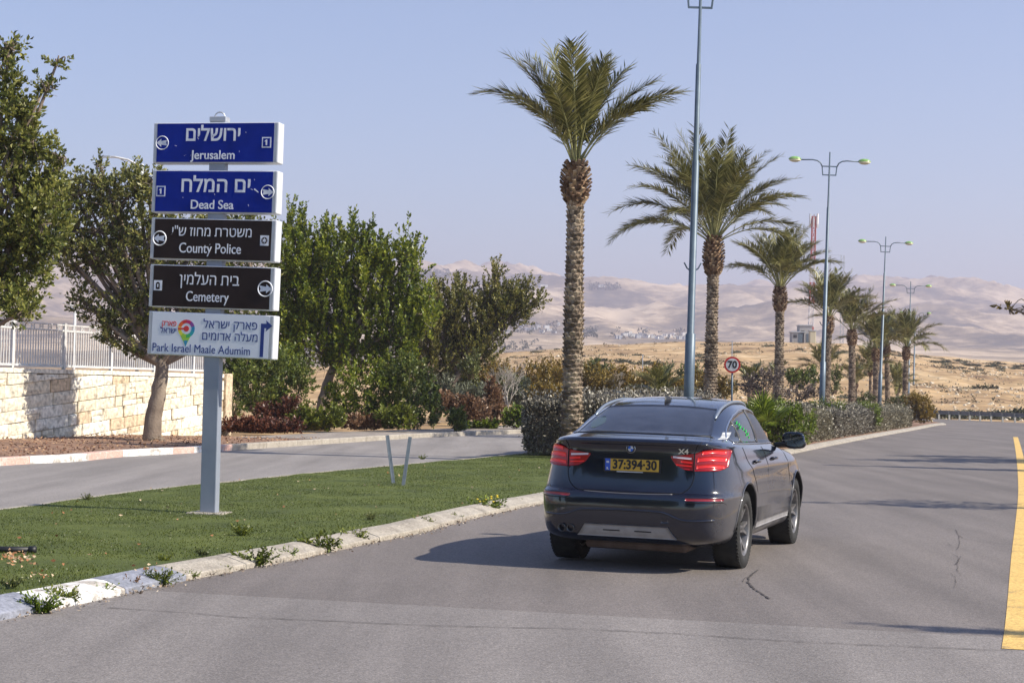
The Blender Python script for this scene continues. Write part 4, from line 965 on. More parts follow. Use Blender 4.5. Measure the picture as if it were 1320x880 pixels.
def PB(Y, *bs):                           # crown lobes read off as (x, y, rx, ry[, dY])
    out = []
    for b_ in bs:
        y = Y+(b_[4] if len(b_) > 4 else 0); s = FPX/y; out.append((at(b_[0], b_[1], y), (b_[2]/s, (b_[2]+b_[3])/2/s*.9, b_[3]/s)))
    return out
lmTree = leafmat('ficus_leaf', (.052, .074, .014), (.165, .185, .036), (.33, .32, .08), 1.3, .6, .33)
lmTree2 = leafmat('ficus_leaf_warm', (.056, .072, .018), (.165, .18, .042), (.33, .31, .10), 1.3, .65)
lmCarob = leafmat('carob_leaf', (.042, .074, .010), (.165, .22, .020), (.36, .38, .040), .8, .6, .36)
lmCarob2 = leafmat('carob_leaf_dry', (.055, .070, .014), (.18, .185, .036), (.35, .31, .09), 1.4, .7, .36)
# left edge tree
b0 = G(-75, 585, .13)
tree('large leafy tree cut by the left edge, higher than the direction sign', (b0.x, b0.y, .1), [at(-70, 520, b0.y), at(-62, 440, b0.y)],
     PB(b0.y, (-20, 330, 68, 58), (28, 345, 40, 42), (-5, 250, 62, 60), (45, 235, 34, 45, .4), (8, 165, 42, 45), (30, 140, 20, 22), (-5, 100, 28, 32), (12, 62, 16, 18), (58, 110, 15, 10), (74, 80, 9, 8), (35, 185, 34, 20), (78, 205, 16, 10), (52, 290, 40, 40, -.4), (10, 390, 40, 22, -.5), (66, 255, 22, 30), (30, 402, 22, 14, -1), (-80, 200, 70, 110), (40, 300, 30, 30)),
     lmTree, 21, dens=24, slen=.42, nleaf=17, L=.115, W=.058, r0=.22, up=.55)
# tree behind the sign
b1 = G(198, 567, .15)
tree('leafy tree with a bare leaning trunk in front of the stone wall, behind the sign', (b1.x, b1.y, .1), [at(196, 545, b1.y), at(205, 500, b1.y), at(208, 462, b1.y)],
     PB(b1.y, (128, 300, 34, 42), (150, 250, 32, 30), (105, 250, 22, 28), (128, 212, 8, 13), (126, 230, 6, 12), (118, 335, 22, 20), (158, 335, 38, 36), (148, 270, 20, 40), (178, 240, 22, 26), (203, 265, 30, 34), (196, 232, 18, 14), (195, 330, 45, 60), (165, 400, 38, 32), (150, 435, 22, 20), (185, 445, 30, 20), (240, 330, 45, 62), (228, 405, 36, 44), (278, 320, 38, 50), (270, 395, 40, 44), (318, 300, 34, 30), (322, 350, 36, 50), (305, 420, 30, 30), (140, 415, 12, 26), (92, 300, 24, 34), (104, 385, 16, 22), (88, 240, 14, 18), (120, 400, 14, 18), (80, 265, 14, 20), (96, 345, 16, 18), (76, 320, 14, 22)),
     lmTree2, 22, dens=13, slen=.5, nleaf=17, L=.125, W=.062, r0=.27, up=.7)
b2 = G(413, 549, .15)
tree('dense bright green carob tree with upright leafy shoots, second trunk from the sign', (b2.x, b2.y, .1), [at(416, 520, b2.y), at(423, 490, b2.y), at(434, 462, b2.y)],
     PB(b2.y, (400, 345, 42, 42), (440, 335, 38, 32), (375, 330, 28, 40), (455, 305, 24, 14), (480, 330, 22, 14), (372, 285, 8, 12), (388, 293, 7, 12), (420, 303, 14, 14), (497, 345, 12, 28), (492, 320, 7, 16), (524, 325, 9, 24), (530, 350, 14, 26), (515, 375, 24, 30), (470, 370, 38, 32), (420, 395, 48, 38), (380, 390, 38, 50), (470, 420, 45, 36), (515, 420, 32, 38), (405, 440, 45, 30), (450, 458, 34, 22), (360, 420, 24, 44), (505, 465, 30, 26), (545, 405, 20, 30)),
     lmCarob, 23, dens=6.2, slen=1.35, nleaf=46, L=.15, W=.078, r0=.24, up=1.7)
b3 = G(560, 541, .15)
tree('olive green carob tree leaning right toward the bare sapling', (b3.x, b3.y, .1), [at(568, 520, b3.y), at(582, 495, b3.y), at(598, 472, b3.y)],
     PB(b3.y, (575, 400, 30, 28), (560, 430, 34, 34), (610, 415, 34, 30), (640, 400, 28, 26), (640, 365, 9, 16), (640, 352, 5, 12), (655, 385, 16, 20), (668, 385, 20, 14), (690, 385, 14, 8), (662, 405, 26, 14), (600, 380, 12, 20), (585, 378, 9, 18), (563, 385, 10, 20), (545, 385, 9, 16), (625, 385, 10, 16), (600, 450, 34, 24), (560, 465, 36, 26), (632, 430, 26, 16), (620, 455, 24, 14), (535, 440, 24, 34), (684, 370, 8, 8), (535, 405, 14, 26)),
     lmCarob2, 24, dens=6.4, slen=1.3, nleaf=44, L=.14, W=.07, r0=.26, up=1.3)
# ---- bushes
def bush(name, label, blobs, lm, seed, dens=8, slen=.45, nleaf=16, L=.09, W=.045, up=.7, group=None, shell=.35, cat='bush', z0=None, core=None):
    r = np.random.default_rng(seed); rn = random.Random(seed)
    c0 = blobs[0][0]; zz = min(c[2]-q[2] for c, q in blobs) if z0 is None else z0
    base = Vector((c0[0], c0[1], zz)); t = thing(name, label, cat, base, 0, group)
    bl = [(Vector(c)-base, q) for c, q in blobs]
    V, F, B, T = shoots(r, bl, dens, slen, nleaf, L, W, up, shell)
    keep = V.reshape(-1, 4, 3)[:, :, 2].min(1) > -.02; V = V.reshape(-1, 4, 3)[keep].reshape(-1, 3); F = np.arange(len(V)).reshape(-1, 4)
    mk('foliage', V, F, lm, t)
    mb = MB()
    for i in r.permutation(len(B))[:14]:
        e = Vector(T[i]); mb.tube([(rn.uniform(-.15, .15), rn.uniform(-.15, .15), 0), Vector((e.x*.5, e.y*.5, e.z*.45)), e], [.02, .014, .004], 4)
    mb.build('stems', mTwig, t, True)
    return t
lmUnder = leafmat('understorey_leaf', (.040, .068, .012), (.115, .155, .026), (.23, .25, .05), 1.2)
lmYG = leafmat('yellow_green_leaf', (.05, .07, .008), (.13, .16, .016), (.24, .26, .035), 1.6)
lmBright = leafmat('bright_green_leaf', (.05, .08, .008), (.14, .20, .014), (.25, .31, .03), 1.6)
lmRed = leafmat('red_leaf', (.04, .016, .010), (.12, .040, .026), (.24, .10, .06), 1.5, .6)
lmRust = leafmat('rusty_leaf', (.10, .045, .02), (.22, .12, .06), (.36, .22, .13), 1.5, .7)
lmOr = leafmat('orange_olive_leaf', (.10, .075, .014), (.23, .155, .026), (.37, .25, .045), .35, .5)
lmOl = leafmat('olive_leaf', (.06, .075, .022), (.13, .15, .04), (.24, .24, .08), .5, .5)
lmSage = leafmat('sage_leaf', (.07, .08, .055), (.13, .145, .095), (.21, .22, .15), .8, .5)
lmPurp = leafmat('brown_grey_leaf', (.06, .045, .04), (.15, .115, .10), (.26, .21, .185), 1.5, .7)
for k, (lb, Y, bs, lm, de) in enumerate((
    ('dark green bush filling the shade right of the sign post', 57, [(325, 495, 34, 34), (350, 470, 24, 24), (318, 465, 18, 22)], lmUnder, 6),
    ('green bush below the yellow patch of leaves, touching the first carob trunk', 59, [(375, 505, 30, 36), (350, 520, 22, 26), (390, 480, 16, 22)], lmUnder, 6),
    ('thick green bush right against the end of the stone wall', 56, [(300, 505, 22, 40), (292, 480, 14, 20), (312, 475, 20, 24)], lmUnder, 6),
    ('thick green bush behind the red ground shrub', 60, [(345, 500, 34, 44), (365, 470, 26, 28)], lmCarob, 5),
    ('broad dark bush between the two carob trunks', 60, [(465, 505, 42, 42), (440, 520, 24, 28), (500, 510, 30, 38)], lmCarob, 6),
    ('deep green bush left of the leaning carob trunk', 60, [(530, 505, 34, 42), (550, 530, 22, 24), (515, 480, 26, 22)], lmUnder, 6),
    ('low yellow-green bush at the path below the first carob', 55, [(395, 542, 20, 13), (412, 546, 16, 9), (430, 540, 12, 12)], lmYG, 22),
    ('low yellow-green bush at the path in the middle of the thicket', 56, [(500, 540, 18, 12), (520, 538, 14, 15)], lmYG, 20),
    ('small dark conifer-like bush at the path edge below the pink shrubs', 58, [(590, 545, 9, 10), (588, 538, 6, 10)], lmUnder, 30),
    ('low dull brown ground shrub at the path beside the yellow-green bush', 56, [(460, 546, 22, 7), (480, 548, 16, 6)], lmRust, 16),
    ('red ground shrub in the shade right of the sign post', 53, [(310, 552, 22, 5), (345, 553, 26, 4), (375, 551, 12, 5), (330, 549, 30, 5)], lmRed, 24),
    ('small red-brown shrub under the dark bush beside the carob trunk', 55, [(372, 525, 12, 10), (345, 532, 18, 8)], lmRed, 18),
    ('pinkish shrub left of the bare sapling', 62, [(598, 528, 20, 14), (575, 520, 10, 14), (615, 530, 16, 12)], lmRust, 13),
    ('rust coloured upright shrub just left of the bare sapling', 64, [(636, 520, 12, 18), (634, 500, 5, 14), (625, 535, 14, 10), (645, 538, 10, 8)], lmRust, 12),
    ('bright green low bush right of the sapling foot, touching the grey hedge', 63, [(663, 540, 11, 11), (672, 536, 8, 9)], lmBright, 26),
    ('flat bright green plant patch along the far path', 63, [(612, 549, 18, 3), (630, 549, 14, 3)], lmBright, 22))):
    bush('bush', lb, PB(Y, *bs), lm, 100+k, dens=de*2.2, L=.13, W=.065, slen=.45, nleaf=18, cat='bush' if 'plant' not in lb else 'plant')
# belt of orange and olive bushes under the golden hill
belt = [(560, 500, 30, 26, 78, 'sage'), (590, 490, 22, 24, 80, 'ol'), (610, 510, 24, 16, 74, 'sage'), (628, 490, 22, 20, 84, 'or'), (607, 470, 10, 16, 76, 'ol'),
        (655, 498, 24, 20, 80, 'ol'), (676, 508, 24, 18, 76, 'sage'), (690, 488, 28, 26, 84, 'or'), (712, 508, 26, 22, 74, 'or2'), (716, 480, 20, 18, 88, 'or'),
        (765, 495, 26, 26, 80, 'or2'), (770, 475, 18, 14, 90, 'ol'), (800, 492, 26, 22, 84, 'or'), (828, 500, 20, 18, 80, 'or2'), (845, 482, 16, 12, 95, 'or'),
        (876, 498, 20, 14, 86, 'or'), (900, 492, 18, 18, 88, 'or2'), (925, 498, 20, 14, 84, 'or'), (890, 478, 14, 8, 100, 'ol'), (640, 475, 16, 10, 92, 'or')]
nmz = {'sage': ('sage grey bush', lmSage), 'ol': ('olive green bush', lmOl), 'or': ('orange-brown bush', lmOr), 'or2': ('large amber bush', lmOr)}
where = ['behind the pink shrubs', 'just above the pink shrubs', 'left of the bare sapling', 'behind the bare sapling top', 'touching the right tip of the leaning carob', 'right of the bare sapling', 'low above the hedge left end', 'left of the tall palm trunk',
         'above the hedge, against the left side of the tall palm trunk', 'high behind the tall palm trunk', 'against the right side of the tall palm trunk', 'at the hill foot right of the tall palm', 'left of the little leafless tree above the car roof', 'under the hill between leafless tree and dwarf palm', 'behind the dwarf palm top',
         'left of the tallest lamp pole', 'between the tallest lamp and second palm', 'between the second palm and the speed sign', 'small, at the hill foot behind the tallest lamp', 'small, at the hill foot above the sapling']
for k, ((x, y, rx, ry, Y, c), wh) in enumerate(zip(belt, where)):
    nm, lm = nmz[c]; rr = random.Random(k)
    bush('bush', nm+' '+wh, PB(Y, (x, y, rx*.8, ry*.75), (x-rx*.65, y+ry*.3, rx*.6, ry*.65, .5), (x+rx*.65, y+ry*.25, rx*.6, ry*.65, -.5), (x+rr.uniform(-5, 5), y+ry*.6, rx*1.0, ry*.55)), lm, 200+k, dens=10, slen=.7, nleaf=20, L=.16, W=.075, up=.9, group='bushes below the golden hill')
# right of the car
for k, (lb, Y, bs, lm, de, nl, L) in enumerate((
    ('bright green rounded shrub beside the car mirror', 47, [(1010, 538, 26, 18), (1032, 548, 18, 22), (990, 540, 16, 18), (1000, 560, 24, 16)], lmBright, 14, 18, .085),
    ('dry grey brush bush behind the fan palm', 72, [(985, 492, 22, 14), (970, 500, 16, 14), (1000, 485, 10, 10)], lmPurp, 7, 16, .10),
    ('dark green bush between third and fourth palms', 92, [(1032, 490, 20, 12), (1048, 486, 12, 12), (1020, 486, 8, 10)], lmUnder, 6, 16, .14),
    ('brownish dry bush below the dark green one', 84, [(1030, 508, 22, 9), (1048, 506, 12, 9)], lmPurp, 8, 16, .10),
    ('narrow green bush right of the fourth palm trunk', 98, [(1075, 490, 9, 18), (1082, 480, 5, 8)], lmOl, 7, 16, .12),
    ('olive bush behind the hedge left of the pair of lamp poles', 100, [(1116, 516, 12, 8), (1108, 520, 8, 6)], lmOl, 8, 16, .12),
    ('round amber and green bush closing the hedge at the bend', 92, [(1188, 525, 13, 15), (1178, 518, 10, 12), (1196, 532, 9, 11), (1180, 535, 14, 10)], lmOr, 9, 18, .12),
    ('dark olive bush behind the last palms', 106, [(1160, 518, 12, 9), (1150, 522, 8, 6)], lmOl, 8, 16, .12),
    ('low lime green patch on the hedge beside the second lamp', 64, [(1060, 522, 14, 5), (1076, 524, 12, 4)], lmBright, 30, 16, .07),
    ('low lime green band lying over the middle of the hedge', 72, [(1118, 524, 12, 3), (1128, 529, 8, 4), (1131, 540, 4, 8)], lmBright, 30, 16, .07))):
    bush('bush', lb, PB(Y, *bs), lm, 300+k, dens=de*1.9, L=L*1.15, W=L*.55, slen=.4, nleaf=nl)
# ---- clipped hedges
def hedge(label, path, wd, h, lm, seed, z0=.08, n=600, L=.055):
    r = np.random.default_rng(seed); t = thing('hedge', label, 'hedge', path[0])
    pts = np.array([tuple(p-path[0]) for p in path]); seg = np.linalg.norm(np.diff(pts, axis=0), axis=1); cum = np.r_[0, np.cumsum(seg)]; Lt = cum[-1]
    N = int(n*(Lt*(2*h+wd)+2*wd*h))
    s = r.uniform(-.0, Lt, N); f = r.random(N); per = 2*h+wd; q = f*per
    off = np.where(q < h, 0, np.where(q < h+wd, q-h, wd)); z = np.where(q < h, q, np.where(q < h+wd, h, per-q))
    capn = int(n*wd*h*1.6); s[:capn] = np.where(r.random(capn) < .5, 0, Lt); off[:capn] = r.uniform(0, wd, capn); z[:capn] = r.uniform(0, h, capn)
    x = np.interp(s, cum, pts[:, 0]); y = np.interp(s, cum, pts[:, 1])
    e = .01; tx = np.interp(np.minimum(s+e, Lt), cum, pts[:, 0])-np.interp(np.maximum(s-e, 0), cum, pts[:, 0]); ty = np.interp(np.minimum(s+e, Lt), cum, pts[:, 1])-np.interp(np.maximum(s-e, 0), cum, pts[:, 1])
    tl = np.hypot(tx, ty)+1e-9; nx, ny = -ty/tl, tx/tl
    # rounded shoulders, bumps
    ed = np.minimum(off, wd-off); z = np.minimum(z, h-.16*np.exp(-ed/.12)) if True else z
    P = np.stack([x+nx*off, y+ny*off, z], 1)
    bump = np.array([noise.noise(Vector(p*1.1)+Vector((seed, 0, 0)))*.16+noise.noise(Vector(p*4))*.07 for p in P])
    out = np.stack([nx*np.where(off > wd/2, 1, -1)*(np.minimum(off, wd-off) < .02), ny*np.where(off > wd/2, 1, -1)*(np.minimum(off, wd-off) < .02), (z > h-.2)*1.], 1)
    out[:capn] += np.stack([tx/tl, ty/tl, tx*0], 1)[:capn]*np.where(s[:capn] < Lt/2, -1, 1)[:, None]
    P = P+out*(bump-r.random(N)**2*.22)[:, None]; P[:, 2] = np.maximum(P[:, 2], .0)
    stray = r.random(N) < .05; P[stray] += (out*.5+np.array([0, 0, .7]))[stray]*r.uniform(.04, .26, (int(stray.sum()), 1))
    D = out*.7+r.normal(size=(N, 3))*.7+np.array([0, 0, .5])
    V, F = leaf_arrays(r, P, D, L, L*.55); V[:, 2] += z0; mk('foliage', V, F, lm, t)
    # woody inside
    mb = MB(); 
    for i in range(len(pts)-1):
        a, b_ = Vector(pts[i]), Vector(pts[i+1]); d = (b_-a); l_ = d.length; d.normalize(); nn = Vector((-d.y, d.x, 0)); c = (a+b_)/2+nn*wd/2+Vector((0, 0, z0+h/2-.18))
        mb.box(c, (l_, max(.1, wd-.6), h-.42), math.atan2(d.y, d.x))
    mb.build('woody_core', mTwig, t); 
    return t
lmH1 = leafmat('grey_hedge_leaf', (.085, .076, .058), (.185, .165, .13), (.38, .35, .28), 2.5, .9, .15)
lmH2 = leafmat('taupe_hedge_leaf', (.12, .108, .070), (.23, .205, .14), (.36, .325, .23), .7, .7, .15)
hp = [G(790, 592, 0), G(674, 586.5, 0)]
h1a = G(675, 587, .08); h1b = G(795, 596, .08)
def hp_(y, off): q = Vector((xat(K1, y), y, 0)); q2 = Vector((xat(K1, y+.5), y+.5, 0)); t_ = (q2-q).normalized(); return q+Vector((-t_.y, t_.x, 0))*off
A_ = G(676, 588, .08); hedge('clipped grey-leaved hedge block left of the car, around the foot of the tall palm', [A_, A_+Vector((.9, 3, 0)), A_+Vector((2.6, 9, 0))][::-1], 3.4, 1.26, lmH1, 402, n=1500, L=.085)
for k, (ya, yb, lb, lm) in enumerate(((47.5, 59.5, 'long taupe clipped hedge along the kerb, nearest block past the car mirror', lmH2), (60, 71, 'taupe hedge block in the middle of the row, just before the lime green gap', lmH1), (71.6, 79, 'hedge block between the lime green gap and the last block', lmH2), (79.3, 88, 'last taupe hedge block, next to the round amber bush', lmH2))):
    ys_ = np.linspace(ya, yb, 5); hedge(lb, [hp_(y, .75) for y in ys_], 3.0 if k == 0 else 3.6, .98 if k < 2 else .92, lm, 410+k, n=850, L=.09)
# ---- dry litter and turf blades
r = np.random.default_rng(5)
N = 120000; y = 9+33*r.random(N)**1.25; a = np.array([xat(K2i, v) for v in y]); b_ = np.array([xat(K1i, v) for v in y]); x = a+(b_-a)*r.random(N)
P = np.stack([x, y, np.full(N, .095)], 1); D = r.normal(size=(N, 3))*.35+np.array([0, 0, 1.]); V, F = leaf_arrays(r, P, D, .017, .010)
mBlade = leafmat('turf_blade', (.052, .070, .010), (.084, .108, .015), (.122, .145, .026), 1.2, .7)
tag(mk('turf_blades', V, F, mBlade), kind='stuff')
def flakes(name, pos, size, m, seed, z):
    r = np.random.default_rng(seed); n = len(pos); P = np.array([(p[0], p[1], z+r.uniform(0, .02)) for p in pos]); D = r.normal(size=(n, 3))*np.array([1, 1, .25])
    V, F = leaf_arrays(r, P, D, size, size*.6); return tag(mk(name, V, F, m), kind='stuff')
mLitter = mat('fallen_leaf_litter', [(.2, (.30, .12, .05)), (.5, (.48, .30, .16)), (.8, (.56, .42, .28))], .8, scale=3, island=1.2)
ps = []
for _ in range(120):
    yy = 11+24*random.Random(_).random()**1.5; rr = random.Random(_+999); a, b_ = xat(K2i, yy), xat(K1i, yy); ps.append((a+(b_-a)*rr.random(), yy))
flakes('fallen_leaves', ps, .045, mLitter, 3, .115)
rr = random.Random(77); ps = []
for cx, cy, n, sp_ in ((12, 720, 60, 12), (30, 728, 20, 10), (55, 745, 12, 10), (190, 737, 10, 12)):
    for _ in range(n): q = G(cx+rr.gauss(0, sp_), cy+rr.gauss(0, sp_*.25), .1); ps.append((q.x, q.y))
flakes('orange_leaf_litter', ps, .04, mLitter, 4, .12)
ps = []
for _ in range(2600):
    yy = rr.uniform(30, 48); a, b_ = xat(WP, yy), xat(K3i, yy); ps.append((a+(b_-a)*rr.random(), yy))
flakes('dry_needle_litter', ps, .07, mat('dry_needles', [(.2, (.12, .05, .03)), (.5, (.26, .13, .075)), (.8, (.42, .27, .16))], .9, scale=2, island=1.2), 6, .15)
ps = []
for _ in range(900):
    yy = rr.uniform(9, 30); ps.append((xat(K1, yy)+abs(rr.gauss(.03, .07)), yy))
flakes('gutter_debris', ps, .03, mat('gutter_debris', [(.2, (.10, .07, .05)), (.6, (.30, .22, .15)), (.9, (.5, .42, .33))], .9, scale=5, island=1.2), 7, .006)
# ---- weeds in the gutter
def weed(label, px, py, hpx, lm, seed, z=.0, group='weeds growing in the kerb gutter', flower=False, wide=1.):
    r = np.random.default_rng(seed); b_ = G(px, py, z); h = 1.35*hpx/(FPX/b_.y); t = thing('weed', label, 'weed', b_, 0, group)
    n = 14+int(hpx*1.3); parts = []; st = MB()
    for i in range(n):
        a = r.uniform(0, 2*math.pi); tip = np.array([math.cos(a)*h*r.uniform(.3, 1.1)*wide*(1 if abs(math.cos(a)) > .1 else 1), math.sin(a)*h*r.uniform(.2, .45), h*r.uniform(.35, 1)])
        base = np.array([math.cos(a)*.02, math.sin(a)*.02, 0]); s = np.linspace(.2, 1, 8); P = base+(tip-base)*s[:, None]
        D = r.normal(size=(8, 3))+unit(tip)*.9; parts.append(leaf_arrays(r, P, D, h*.24, h*.12)); st.tube([base, (base+tip)/2+np.array([0, 0, h*.08]), tip], [.003, .003, .0015], 3, cap=False)
    V, F = merge(parts); V[:, 2] = np.maximum(V[:, 2], .003); mk('leaves', V, F, lm, t); st.build('stems', mTwig if lm is lmRust else lm, t)
    if flower:
        q = MB()
        for _ in range(9):
            a = r.uniform(0, 6.28); c = Vector((math.cos(a)*h*.7, math.sin(a)*h*.3, h*r.uniform(.6, 1.05)))
            q.lathe([(.004, 0), (.018, .006), (.016, .014), (.003, .018)], 8, M_=Matrix.Translation(c))
        q.build('yellow_flowers', mat('yellow_petal', (.75, .55, .03), .6), t)
wd = [(52, 790, 20, 'large bushy weed against the white painted kerb', 0), (78, 779, 18, 'upright weed at the white kerb edge', 0), (112, 769, 8, 'small low weed at the start of the grey painted kerb', 0), (131, 768, 12, 'compact weed halfway along the grey painted kerb', 0), (170, 760, 12, 'dark reddish weed under the grey kerb end', 1),
      (208, 755, 16, 'leafy weed at the first bare kerb stone', 0), (243, 746, 9, 'flat weed in front of the kerb joint', 0), (290, 737, 7, 'tiny weed past the kerb joint', 0), (328, 730, 20, 'tall bushy weed, largest below the sign post right side', 0), (368, 721, 12, 'rounded weed right of the tall bushy one', 0),
      (410, 712, 20, 'dark sprawling weed, widest on the kerb', 0), (457, 700, 14, 'spreading light green weed right of the widest one', 0), (520, 685, 8, 'low weed before the pair of kerb tufts', 0), (548, 680, 11, 'green weed left of the tilted kerb stone', 0), (582, 671, 9, 'thin weed beside the tilted kerb stone', 0), (627, 660, 15, 'weed with yellow flowers at the kerb', 0), (664, 651, 7, 'small weed between the yellow-flowered one and the car', 0), (692, 645, 8, 'last weed before the car', 0)]
for k, (x, y, h, lb, c) in enumerate(wd): weed(lb, x, y, h, lmRust if c else leafW if False else lmYG if k % 3 else lmBright, 500+k, flower='flowers' in lb, wide=1.2)
for k, (x, y, h, lb) in enumerate(((16, 757, 12, 'weed tuft on the turf edge at the left border'), (213, 723, 8, 'weed tuft on the turf behind the bare kerb'), (262, 716, 8, 'light weed tuft on the turf above the kerb joint'), (312, 690, 12, 'thin tall weed in the turf in front of the sign'), (478, 670, 7, 'small weed tuft at the turf edge in mid kerb'), (545, 592, 5, 'weed tuft beside the leaning stakes'), (112, 644, 6, 'weed tuft on the far turf edge'))):
    weed(lb, x, y, h, lmYG if k % 2 else lmOl, 540+k, .1, 'weed tufts on the turf')
# ---- bare saplings
def bare_tree(label, px, py, topy, wpx, Y, seed, m, depth=5, leafm=None):
    rn = random.Random(seed); g_ = at(px, py, Y); s = FPX/Y; H = (py-topy)/s; t = thing('bare_tree', label, 'tree', (g_.x, g_.y, g_.z))
    tr = MB(); br = MB(); P = [Vector((0, 0, 0)), Vector((.03, 0, H*.2)), Vector((-.02, 0, H*.42))]; tr.tube(spline(P, 4), [H*.022*(1-.05*i) for i in range(9)], 8); tips = []
    def grow(p, d, L, r0, k):
        q = p+d*L; m2 = (p+q)/2+Vector((rn.gauss(0, 1), rn.gauss(0, 1), 0))*L*.06; br.tube([p, m2, q], [r0, r0*.8, r0*.6], 4 if k < 3 else 5, cap=False)
        if k == 0: tips.append(q); return
        for _ in range(rn.choice((2, 3, 3))):
            nd_ = (d+Vector((rn.gauss(0, .5), rn.gauss(0, .5), rn.gauss(.18, .28)))).normalized(); grow(q.lerp(p, rn.uniform(0, .35)), nd_, L*rn.uniform(.62, .85), r0*.62, k-1)
    for i in range(5):
        a = i*1.26+rn.random(); grow(P[2]-Vector((0, 0, H*.05*i)), Vector((math.cos(a)*wpx/ (py-topy)*1.1, math.sin(a)*.5, 1)).normalized(), H*.19, H*.010, depth)
    tr.build('trunk', m, t, True); br.build('branches', m, t)
mPaleBark = mat('pale_bark', [(.3, (.32, .28, .24)), (.7, (.50, .45, .39))], .9, scale=9)
bare_tree('leafless sapling with pale thin trunk left of the grey hedge', 653, 551, 455, 34, 66, 3, mPaleBark)
bare_tree('little leafless rounded tree among orange bushes above the car roof', 796, 516, 474, 22, 80, 5, mPaleBark)
# ------------------------------------------------------------------ date palms
lmFrond = leafmat('date_frond', (.062, .070, .018), (.19, .185, .050), (.42, .38, .14), .9, .75, .2, .38)
mRachis = mat('frond_rib', [(.3, (.22, .22, .08)), (.7, (.40, .38, .16))], .5, scale=3)
mPTrunk = mat('palm_trunk_bark', [(.25, (.10, .075, .05)), (.5, (.23, .17, .12)), (.8, (.40, .32, .23))], .9, scale=3, detail=8, island=.9, fine=18, bump=.6, bscale=30)
mBoot = mat('palm_boot', [(.25, (.10, .055, .03)), (.5, (.22, .13, .075)), (.8, (.40, .28, .17))], .9, scale=3, detail=6, island=1.0, fine=18)
def frond_mesh(L, e0, e1, seed, n=46, ll=.54, lw=.034, tw=0.):
    r = np.random.default_rng(seed); k = 24; s = np.linspace(0, 1, k); el = np.radians(e0+(e1-e0)*s**1.35)
    side = r.normal(0, .05); dx = np.cos(el)*L/k; dz = np.sin(el)*L/k
    P = np.stack([np.cumsum(dx), side*L*s**2, np.cumsum(dz)], 1); P = np.r_[[[0, 0, 0]], P]; sp_ = np.r_[0, s*(1-1/k)+1/k]
    parts = []
    for sg in (-1, 1):
        u = r.uniform(.17, .995, n)*.5+np.linspace(.17, .995, n)*.5; B = np.stack([np.interp(u, sp_, P[:, j]) for j in range(3)], 1)
        B2 = np.stack([np.interp(np.minimum(u+.03, 1.03), sp_, P[:, j], right=None) for j in range(3)], 1)
        T = unit(B2-np.stack([np.interp(u-.03, sp_, P[:, j]) for j in range(3)], 1)); S = np.array([0, sg, 0.]); N = unit(np.cross(T, np.broadcast_to(S, T.shape)))*sg
        N = np.where(N[:, 2:3] < 0, -N, N)
        D = unit(T*(.62+.5*u[:, None])+S*.75+N*r.normal(.22, .22, (n, 1))+r.normal(size=(n, 3))*.07-np.array([0, 0, .10]))
        ln_ = ll*np.sin(np.pi*(u*.74+.14))**.55*r.uniform(.8, 1.15, n); W = unit(np.cross(D, N)); wv = W*lw/2
        m_ = B+D*(ln_*.45)[:, None]
        V = np.stack([B, m_+wv, B+D*ln_[:, None]-np.array([0, 0, .05])*ln_[:, None], m_-wv], 1).reshape(-1, 3); parts.append((V, np.arange(4*n).reshape(n, 4)))
    V, F = merge(parts); nb = len(V); k5 = 5; rv = []
    for i in range(len(P)):
        rad = .026*(1-.85*i/len(P)); t = P[min(i+1, k)]-P[max(i-1, 0)]; t = t/np.linalg.norm(t); nn = np.array([-t[2], 0, t[0]])
        rv += [P[i]+np.array([0, rad, 0])*1.3, P[i]+nn*rad, P[i]-np.array([0, rad, 0])*1.3, P[i]-nn*rad]
    q = np.arange(len(P)-1)[:, None]*4+np.arange(4)[None]; q2 = np.arange(len(P)-1)[:, None]*4+(np.arange(4)[None]+1) % 4
    F2 = np.stack([q, q2, q2+4, q+4], -1).reshape(-1, 4)+nb
    return np.r_[V, np.array(rv)], np.r_[F, F2], np.r_[np.zeros(len(F)), np.ones(len(F2))]
FR = {}
def frond_obj(key, **k):
    if key not in FR:
        V, F, mi = frond_mesh(**k); o = mk('frond', V, F, [lmFrond, mRachis], None, mi=mi); FR[key] = o.data; bpy.data.objects.remove(o)
    o = bpy.data.objects.new('frond', FR[key]); COL.objects.link(o); return o
def trunk_mesh(H, r0, r1, seed, step=.105, na=9):
    """stacked leaf bases: every scar is a small wedge standing off the stem"""
    rn = random.Random(seed); mb = MB(); mb.tube([(0, 0, 0), (0, 0, H*.5), (0, 0, H)], [r0*.88, (r0+r1)/2*.86, r1*.86], 14)
    z = 0; j = 0
    while z < H-.05:
        rr = r0+(r1-r0)*z/H; rr *= 1+.03*math.sin(z*2.1+seed)
        if z < .5: rr *= 1+.12*(.5-z)
        for i in range(na):
            a = 2*math.pi*(i+.5*(j % 2)+rn.uniform(-.12, .12))/na; da = math.pi/na*1.02; zz = z+rn.uniform(-.02, .02)+.0
            h = step*1.25; o_ = rr*rn.uniform(1.0, 1.12)
            def P(a_, r_, z_): return (math.cos(a_)*r_, math.sin(a_)*r_, z_)
            mb.add([P(a-da, rr*.84, zz), P(a+da, rr*.84, zz), P(a-da*.8, o_*.97, zz+h*.72), P(a+da*.8, o_*.97, zz+h*.72), P(a-da*.3, rr*.86, zz+h), P(a+da*.3, rr*.86, zz+h), P(a, o_*1.06, zz+h*.85)],
                   [[0, 1, 3, 6, 2], [2, 6, 4], [6, 3, 5], [6, 5, 4], [0, 2, 4], [1, 5, 3]])
        z += step; j += 1
    return mb
